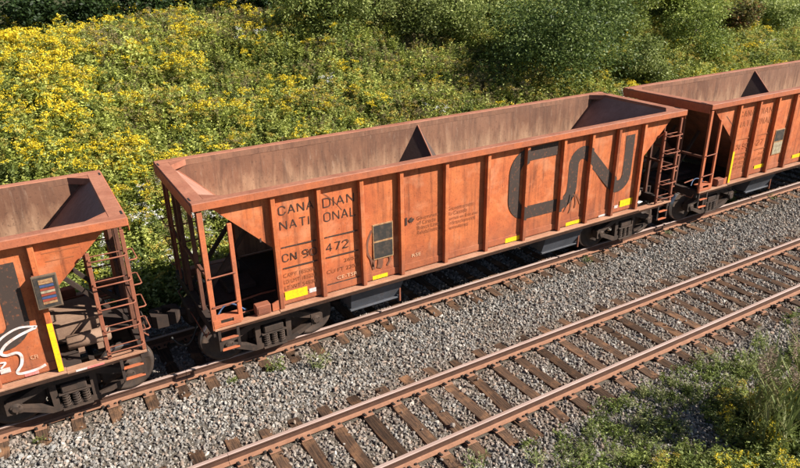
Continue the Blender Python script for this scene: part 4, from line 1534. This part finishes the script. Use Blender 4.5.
def make_verge():
    n = 17000
    x = rng.uniform(-3, 30, n); y = rng.uniform(-6.5, -.35, n)
    z = height(x, y)
    cl = vnoise(x*1.1, y*1.1, 31); bigc = vnoise(x*.45, y*.45, 32)
    dens = np.clip((-y-.45)/1.5, .03, 1)*np.clip((x-2.8)/3.0, .12, 1)*np.clip(cl*2.6-.45, .0, 1)*(.7+bigc)
    k = rng.random(n) < dens
    x, y, z, cl = x[k], y[k], z[k], cl[k]
    n = len(x); r = rng.random(n)
    far = np.clip((-y-1.3)/1.2, 0, 1)
    var = np.where(r < .12*far, rng.integers(3, 5, n), np.where(r < .12*far+.2, rng.integers(5, 7, n), np.where(r < .25*far+.45*far+.2, rng.integers(7, 9, n), rng.integers(0, 3, n))))
    s = rng.uniform(.6, 1.1, n)
    print('verge', n)
    scatter('verge_weeds', np.stack([x, y, z-.01], -1), np.stack([rng.normal(0, .15, n), rng.normal(0, .15, n), rng.uniform(0, 6.28, n)], -1), np.repeat(s[:, None], 3, 1), var, small)


make_verge()


def unproject(u, v, z):
    d = fw+r2*((u-400)/F_PX)-u2*((v-234)/F_PX)
    t = (z-CAM.z)/d.z
    return CAM+d*t


def plant(name, me, loc, label, cat, group=None, rz=0, s=1.0):
    o = link(name, me, None, loc, rz)
    o.scale = (s, s, s)
    return tag(o, label, cat, group)


WG = 'green weeds sprouting from the ballast'
for (u, v, s, kk, lab) in (
        (318, 366, 1.25, 5, 'tallest grassy weed tuft in the ballast below the wheels of the middle car'),
        (275, 372, .8, 7, 'small leafy weed in the ballast left of the tall tuft by the front truck'),
        (232, 382, .7, 0, 'low green weed in the ballast below the step of the middle car'),
        (588, 262, .8, 1, 'low green weed beside the rail under the right truck of the middle car'),
        (727, 203, 1.2, 7, 'leafy weed clump at the tie ends below the yellow striped car'),
        (770, 198, .9, 2, 'low weed in the ballast near the right edge of the photo'),
        (668, 234, .6, 1, 'tiny weed in the ballast left of the weed clump under the right car'),
        (40, 441, .6, 0, 'tiny weed between tie ends at the lower left corner')):
    p = unproject(u, v, -.22)
    plant('ballast_weed', small[kk], (p.x, p.y, -.23), lab, 'weed', WG, rng.uniform(0, 6), s)


def reed_clump(seed, n, h):
    r = np.random.default_rng(seed)
    L = Leaves(); plumes = []
    for s in range(n):
        a = r.uniform(0, 2*PI); base = np.array([math.cos(a), math.sin(a), 0])*.35*math.sqrt(r.random())
        hh = h*r.uniform(.7, 1.05)
        lean = np.array([-.25+r.normal(0, .14), r.normal(0, .14), 0])
        ts = np.linspace(0, 1, 6)
        pts = base+np.outer(ts, [0, 0, hh])+np.outer(ts**2, lean*hh*.6)
        L.ribbon(pts, .022, r.uniform(.3, .9), 0)
        for k in range(7):
            t = r.uniform(.15, .9)
            p = base+np.array([0, 0, hh])*t+lean*hh*.6*t*t
            d = rdir(1, r, .72, .97)[0]; ll = r.uniform(.55, .95)
            tt = np.linspace(0, 1, 5)
            lp = p+np.outer(tt*ll, d)+np.outer(tt**2, [0, 0, -.16*ll])
            L.ribbon(lp, .05, r.uniform(0, 1), 0)
        if s % 3 == 0:
            c = pts[-1]+np.outer(np.linspace(-.12, .22, 90), [lean[0]*.8, lean[1]*.8, 1])+r.normal(0, .022, (90, 3))
            Pm = Leaves(); plumes.append(Pm)
            Pm.add(c, rdir(90, r, .1, 1), rdir(90, r, -1, 1), .07, .014, r.random(90), 0)
    return L.mesh('stems', [M['reed']]), [q.mesh('plume', [M['plume']]) for q in plumes]


for k, (u, v, h, lab) in enumerate(((765, 447, 1.9, 'tall reeds with leaning green blades at the lower right corner, left clump of two'), (800, 430, 2.1, 'tallest reeds with brown plumes at the right edge of the photo'))):
    p = unproject(u, v, -.75)
    z = float(height(p.x, p.y))
    t = tag(link('reed_clump', None, None, (p.x, p.y, z)), lab, 'reeds', 'reed clumps at the lower right')
    a, b_ = reed_clump(200+k, 24, h)
    link('stems', a, t)
    for q in b_: link('plume', q, t)

def limb_mb(seed, h, r0, n_limb, spread):
    rr = random.Random(seed)
    b = MB(); tips = []
    top = Vector((rr.uniform(-.2, .2), rr.uniform(-.2, .2), h))
    b.tube([(0, 0, -.3), (rr.uniform(-.06, .06), rr.uniform(-.06, .06), h*.35), (top.x*.6, top.y*.6, h*.7), top], r0, 8, r_end=r0*.35)
    for k in range(n_limb):
        t = rr.uniform(.25, .95); a = rr.uniform(0, 2*PI)
        s = Vector((top.x*t, top.y*t, h*t))
        ln = spread*rr.uniform(.6, 1.0)
        e = s+Vector((math.cos(a)*ln, math.sin(a)*ln, ln*rr.uniform(.25, .8)))
        mid = s.lerp(e, .5)+Vector((0, 0, -.08*ln))
        b.tube([s, mid, e], r0*.42*(1.1-t*.5), 6, r_end=r0*.1)
        tips += [e, mid]
    return b, tips


def crown_leaves(seed, cx, rad, zlo, zhi, n, leaf, mat, tips=(), lumps=26, skirt=.0):
    """leaf quads gathered in clumps spread through an uneven crown volume"""
    r = np.random.default_rng(seed)
    L = Leaves()
    cs = []
    for k in range(lumps):
        d = rdir(1, r, -1, 1)[0]*r.uniform(.45, 1.0)
        cs.append([cx[0]+d[0]*rad[0], cx[1]+d[1]*rad[1], (zlo+zhi)/2+d[2]*(zhi-zlo)/2])
    for t in tips: cs.append(list(t))
    cs = np.array(cs)
    cs[:, 2] = np.maximum(cs[:, 2], zlo)
    size = r.uniform(.14, .44, len(cs))*min(rad)*.95
    w = size**1.7; w /= w.sum()
    idx = r.choice(len(cs), n, p=w)
    dirs = rdir(n, r, -1, 1)
    rr_ = size[idx]*r.random(n)**.42
    c = cs[idx]+dirs*rr_[:, None]*np.array([1.15, 1.15, .85])
    c[:, 2] = np.maximum(c[:, 2], zlo*.3)
    lum = r.uniform(.1, .9, len(cs))
    # leafy shoots that break the outline
    ns = lumps*2
    si = r.integers(0, len(cs), ns); sdir = rdir(ns, r, .1, 1)
    per = max(8, n//(ns*9))
    for q in range(ns):
        a0 = cs[si[q]]+sdir[q]*size[si[q]]*.8
        tt = r.random(per)*min(rad)*.38
        cc = a0+np.outer(tt, sdir[q])+r.normal(0, .03, (per, 3))
        L.add(cc, rdir(per, r, -.2, 1)+sdir[q]*.6, rdir(per, r, 0, 1), leaf*r.uniform(.6, 1.1, per), leaf*.5, np.clip(.45+r.normal(.15, .2, per), 0, 1), 0)
    L.add(c, dirs*.6+rdir(n, r, -.5, .6), rdir(n, r, .0, 1), leaf*r.uniform(.7, 1.3, n), leaf*.55*r.uniform(.7, 1.2, n), np.clip(lum[idx]*.55+r.normal(.22, .22, n), 0, 1), 0)
    return L.mesh('crown', [mat])


TREES = {}


def tree_kind(kind, seed):
    key = (kind, seed)
    if key in TREES: return TREES[key]
    if kind == 'dark':      # tall, crown starts two metres up, shades the undergrowth
        b, tips = limb_mb(seed, 6.2, .17, 12, 2.0)
        cr = crown_leaves(seed, (0, 0), (3.0, 3.0), .9, 8.5, 9000, .30, M['dark_leaf'], tips, 34)
    elif kind == 'brush':
        b, tips = limb_mb(seed, 1.9, .06, 10, 1.1)
        cr = crown_leaves(seed, (0, 0), (1.5, 1.5), .15, 2.6, 7000, .13, M['vine_leaf'], tips, 26)
    elif kind == 'darkbrush':
        b, tips = limb_mb(seed, 1.7, .06, 10, 1.1)
        cr = crown_leaves(seed, (0, 0), (1.7, 1.5), .1, 2.5, 4500, .19, M['dark_leaf'], tips, 26)
    elif kind == 'bush':
        b, tips = limb_mb(seed, 2.5, .09, 16, 2.0)
        cr = crown_leaves(seed, (0, 0), (3.3, 2.4), .1, 3.7, 30000, .115, M['shrub_leaf'], tips, 95)
    elif kind == 'lime':
        b, tips = limb_mb(seed, 3.2, .08, 12, 1.3)
        cr = crown_leaves(seed, (0, 0), (1.9, 1.7), .6, 3.9, 6000, .20, M['lime_leaf'], tips, 26)
    elif kind == 'green':
        b, tips = limb_mb(seed, 3.0, .08, 12, 1.4)
        cr = crown_leaves(seed, (0, 0), (1.9, 1.7), .2, 3.4, 9500, .135, M['green_leaf'], tips, 30)
    elif kind == 'sumac':
        b, tips = limb_mb(seed, 1.5, .05, 9, .9)
        cr = crown_leaves(seed, (0, 0), (1.2, 1.1), .2, 2.0, 2400, .19, M['sumac'], tips, 18)
    TREES[key] = (b.mesh('trunk', M['bark']), cr)
    return TREES[key]


def tree(name, kind, seed, x, y, label, cat, group, s=1.0, rz=None, dz=0.0):
    tm, cm = tree_kind(kind, seed)
    t = tag(link(name, None, None, (x, y, float(height(x, y))-.05+dz), rng.uniform(0, 6.28) if rz is None else rz), label, cat, group)
    t.scale = (s, s, s)
    link('trunk', tm, t); link('crown', cm, t)
    return t


def at(u, v, y):
    d = fw+r2*((u-400)/F_PX)-u2*((v-234)/F_PX)
    t = (y-CAM.y)/d.y
    return CAM+d*t


# the big dark green bush behind the couplings
p = at(562, 70, 15.2)
tree('large_bush', 'bush', 301, p.x, 15.2, 'big rounded dark green bush behind the right end of the middle car', 'bush', None, 1.22, .3)
p = at(620, 50, 17.5)
tree('green_shrub', 'green', 302, p.x, 17.5, 'mid green shrub right of the big dark bush', 'bush', None, 1.0, 1.1)
p = at(690, 30, 17.5)
tree('lime_tree', 'lime', 303, p.x, 18.0, 'small yellow green tree above the left end of the rearmost car', 'tree', None, 1.05, .4)
p = at(645, 70, 14.0)
tree('leafy_shrub', 'brush', 304, p.x, 14.0, 'bright leafy shrub between the big bush and the rearmost car', 'bush', 'leafy brush on the bank', 1.05)
p = at(690, 55, 15.5)
tree('green_shrub', 'green', 305, p.x, 15.5, 'green shrub in front of the yellow green tree', 'bush', None, .95)
p = at(735, 40, 17.0)
tree('sumac_bush', 'sumac', 306, p.x, 17.0, 'reddish sumac bush right of the yellow green tree', 'bush', None, 1.0)
p = at(775, 30, 17.5)
tree('leafy_shrub', 'brush', 307, p.x, 17.5, 'pale leafy shrub near the top right corner', 'bush', 'leafy brush on the bank', 1.0)
BR = 'leafy brush along the top of the bank'
for k, (u, y, kind, s, lab) in enumerate((
        (300, 20.5, 'brush', 1.0, 'vine covered brush at the top of the bank above the CANADIAN lettering'),
        (335, 20.0, 'brush', 1.1, 'sunlit brush just right of the vine covered brush at the bank top'),
        (375, 20.5, 'brush', .9, 'low brush in the gap at the bank top above the ridge of the middle car'),
        (415, 20.0, 'brush', 1.1, 'pale brush tangle at the top edge left of the big dark bush'),
        (455, 19.5, 'brush', 1.15, 'tangled brush with reddish stems beside the big dark bush'),
        (500, 20.5, 'brush', 1.2, 'pale leaf tangle right behind the big dark bush'),
        (265, 26.0, 'darkbrush', 1.05, 'dark undergrowth bush along the shaded wood edge above the yellow flowers'),
        (210, 26.0, 'darkbrush', 1.0, 'dark undergrowth bush along the shaded wood edge above the yellow flowers'),
        (150, 26.0, 'darkbrush', .9, 'dark undergrowth bush along the shaded wood edge above the yellow flowers'),
        (90, 26.0, 'darkbrush', .95, 'dark undergrowth bush along the shaded wood edge above the yellow flowers'),
        (30, 26.0, 'darkbrush', .9, 'dark undergrowth bush along the shaded wood edge above the yellow flowers'),
        (800, 19.0, 'green', .9, 'green shrub cut off by the top right edge'),
        (750, 21.0, 'green', 1.0, 'dark shrub behind the reddish sumac'),
        (455, 23.5, 'sumac', 1.2, 'reddish leaved bush at the top edge behind the tangled brush'),
        (560, 22.0, 'darkbrush', 1.2, 'dark brush at the top edge behind the big bush'))):
    p = at(u, 20, y)
    tree('bank_bush', kind, 320+k % 5, p.x, y, lab, 'bush', BR, s)
TG = 'trees of the wood behind the bank'
for k, (x, y) in enumerate(((-2, 28.5), (2.0, 29.2), (5.5, 28.6), (9.5, 29.2), (13, 29), (17.5, 29), (22, 28), (26.5, 27.5), (31, 27), (35.5, 26.5), (40, 26), (45.5, 26), (51, 25.5))):
    tree('wood_tree', 'dark', 340+k % 4, x, y, 'tree of the dark shaded wood behind the flowery bank', 'tree', TG, rng.uniform(.9, 1.15))
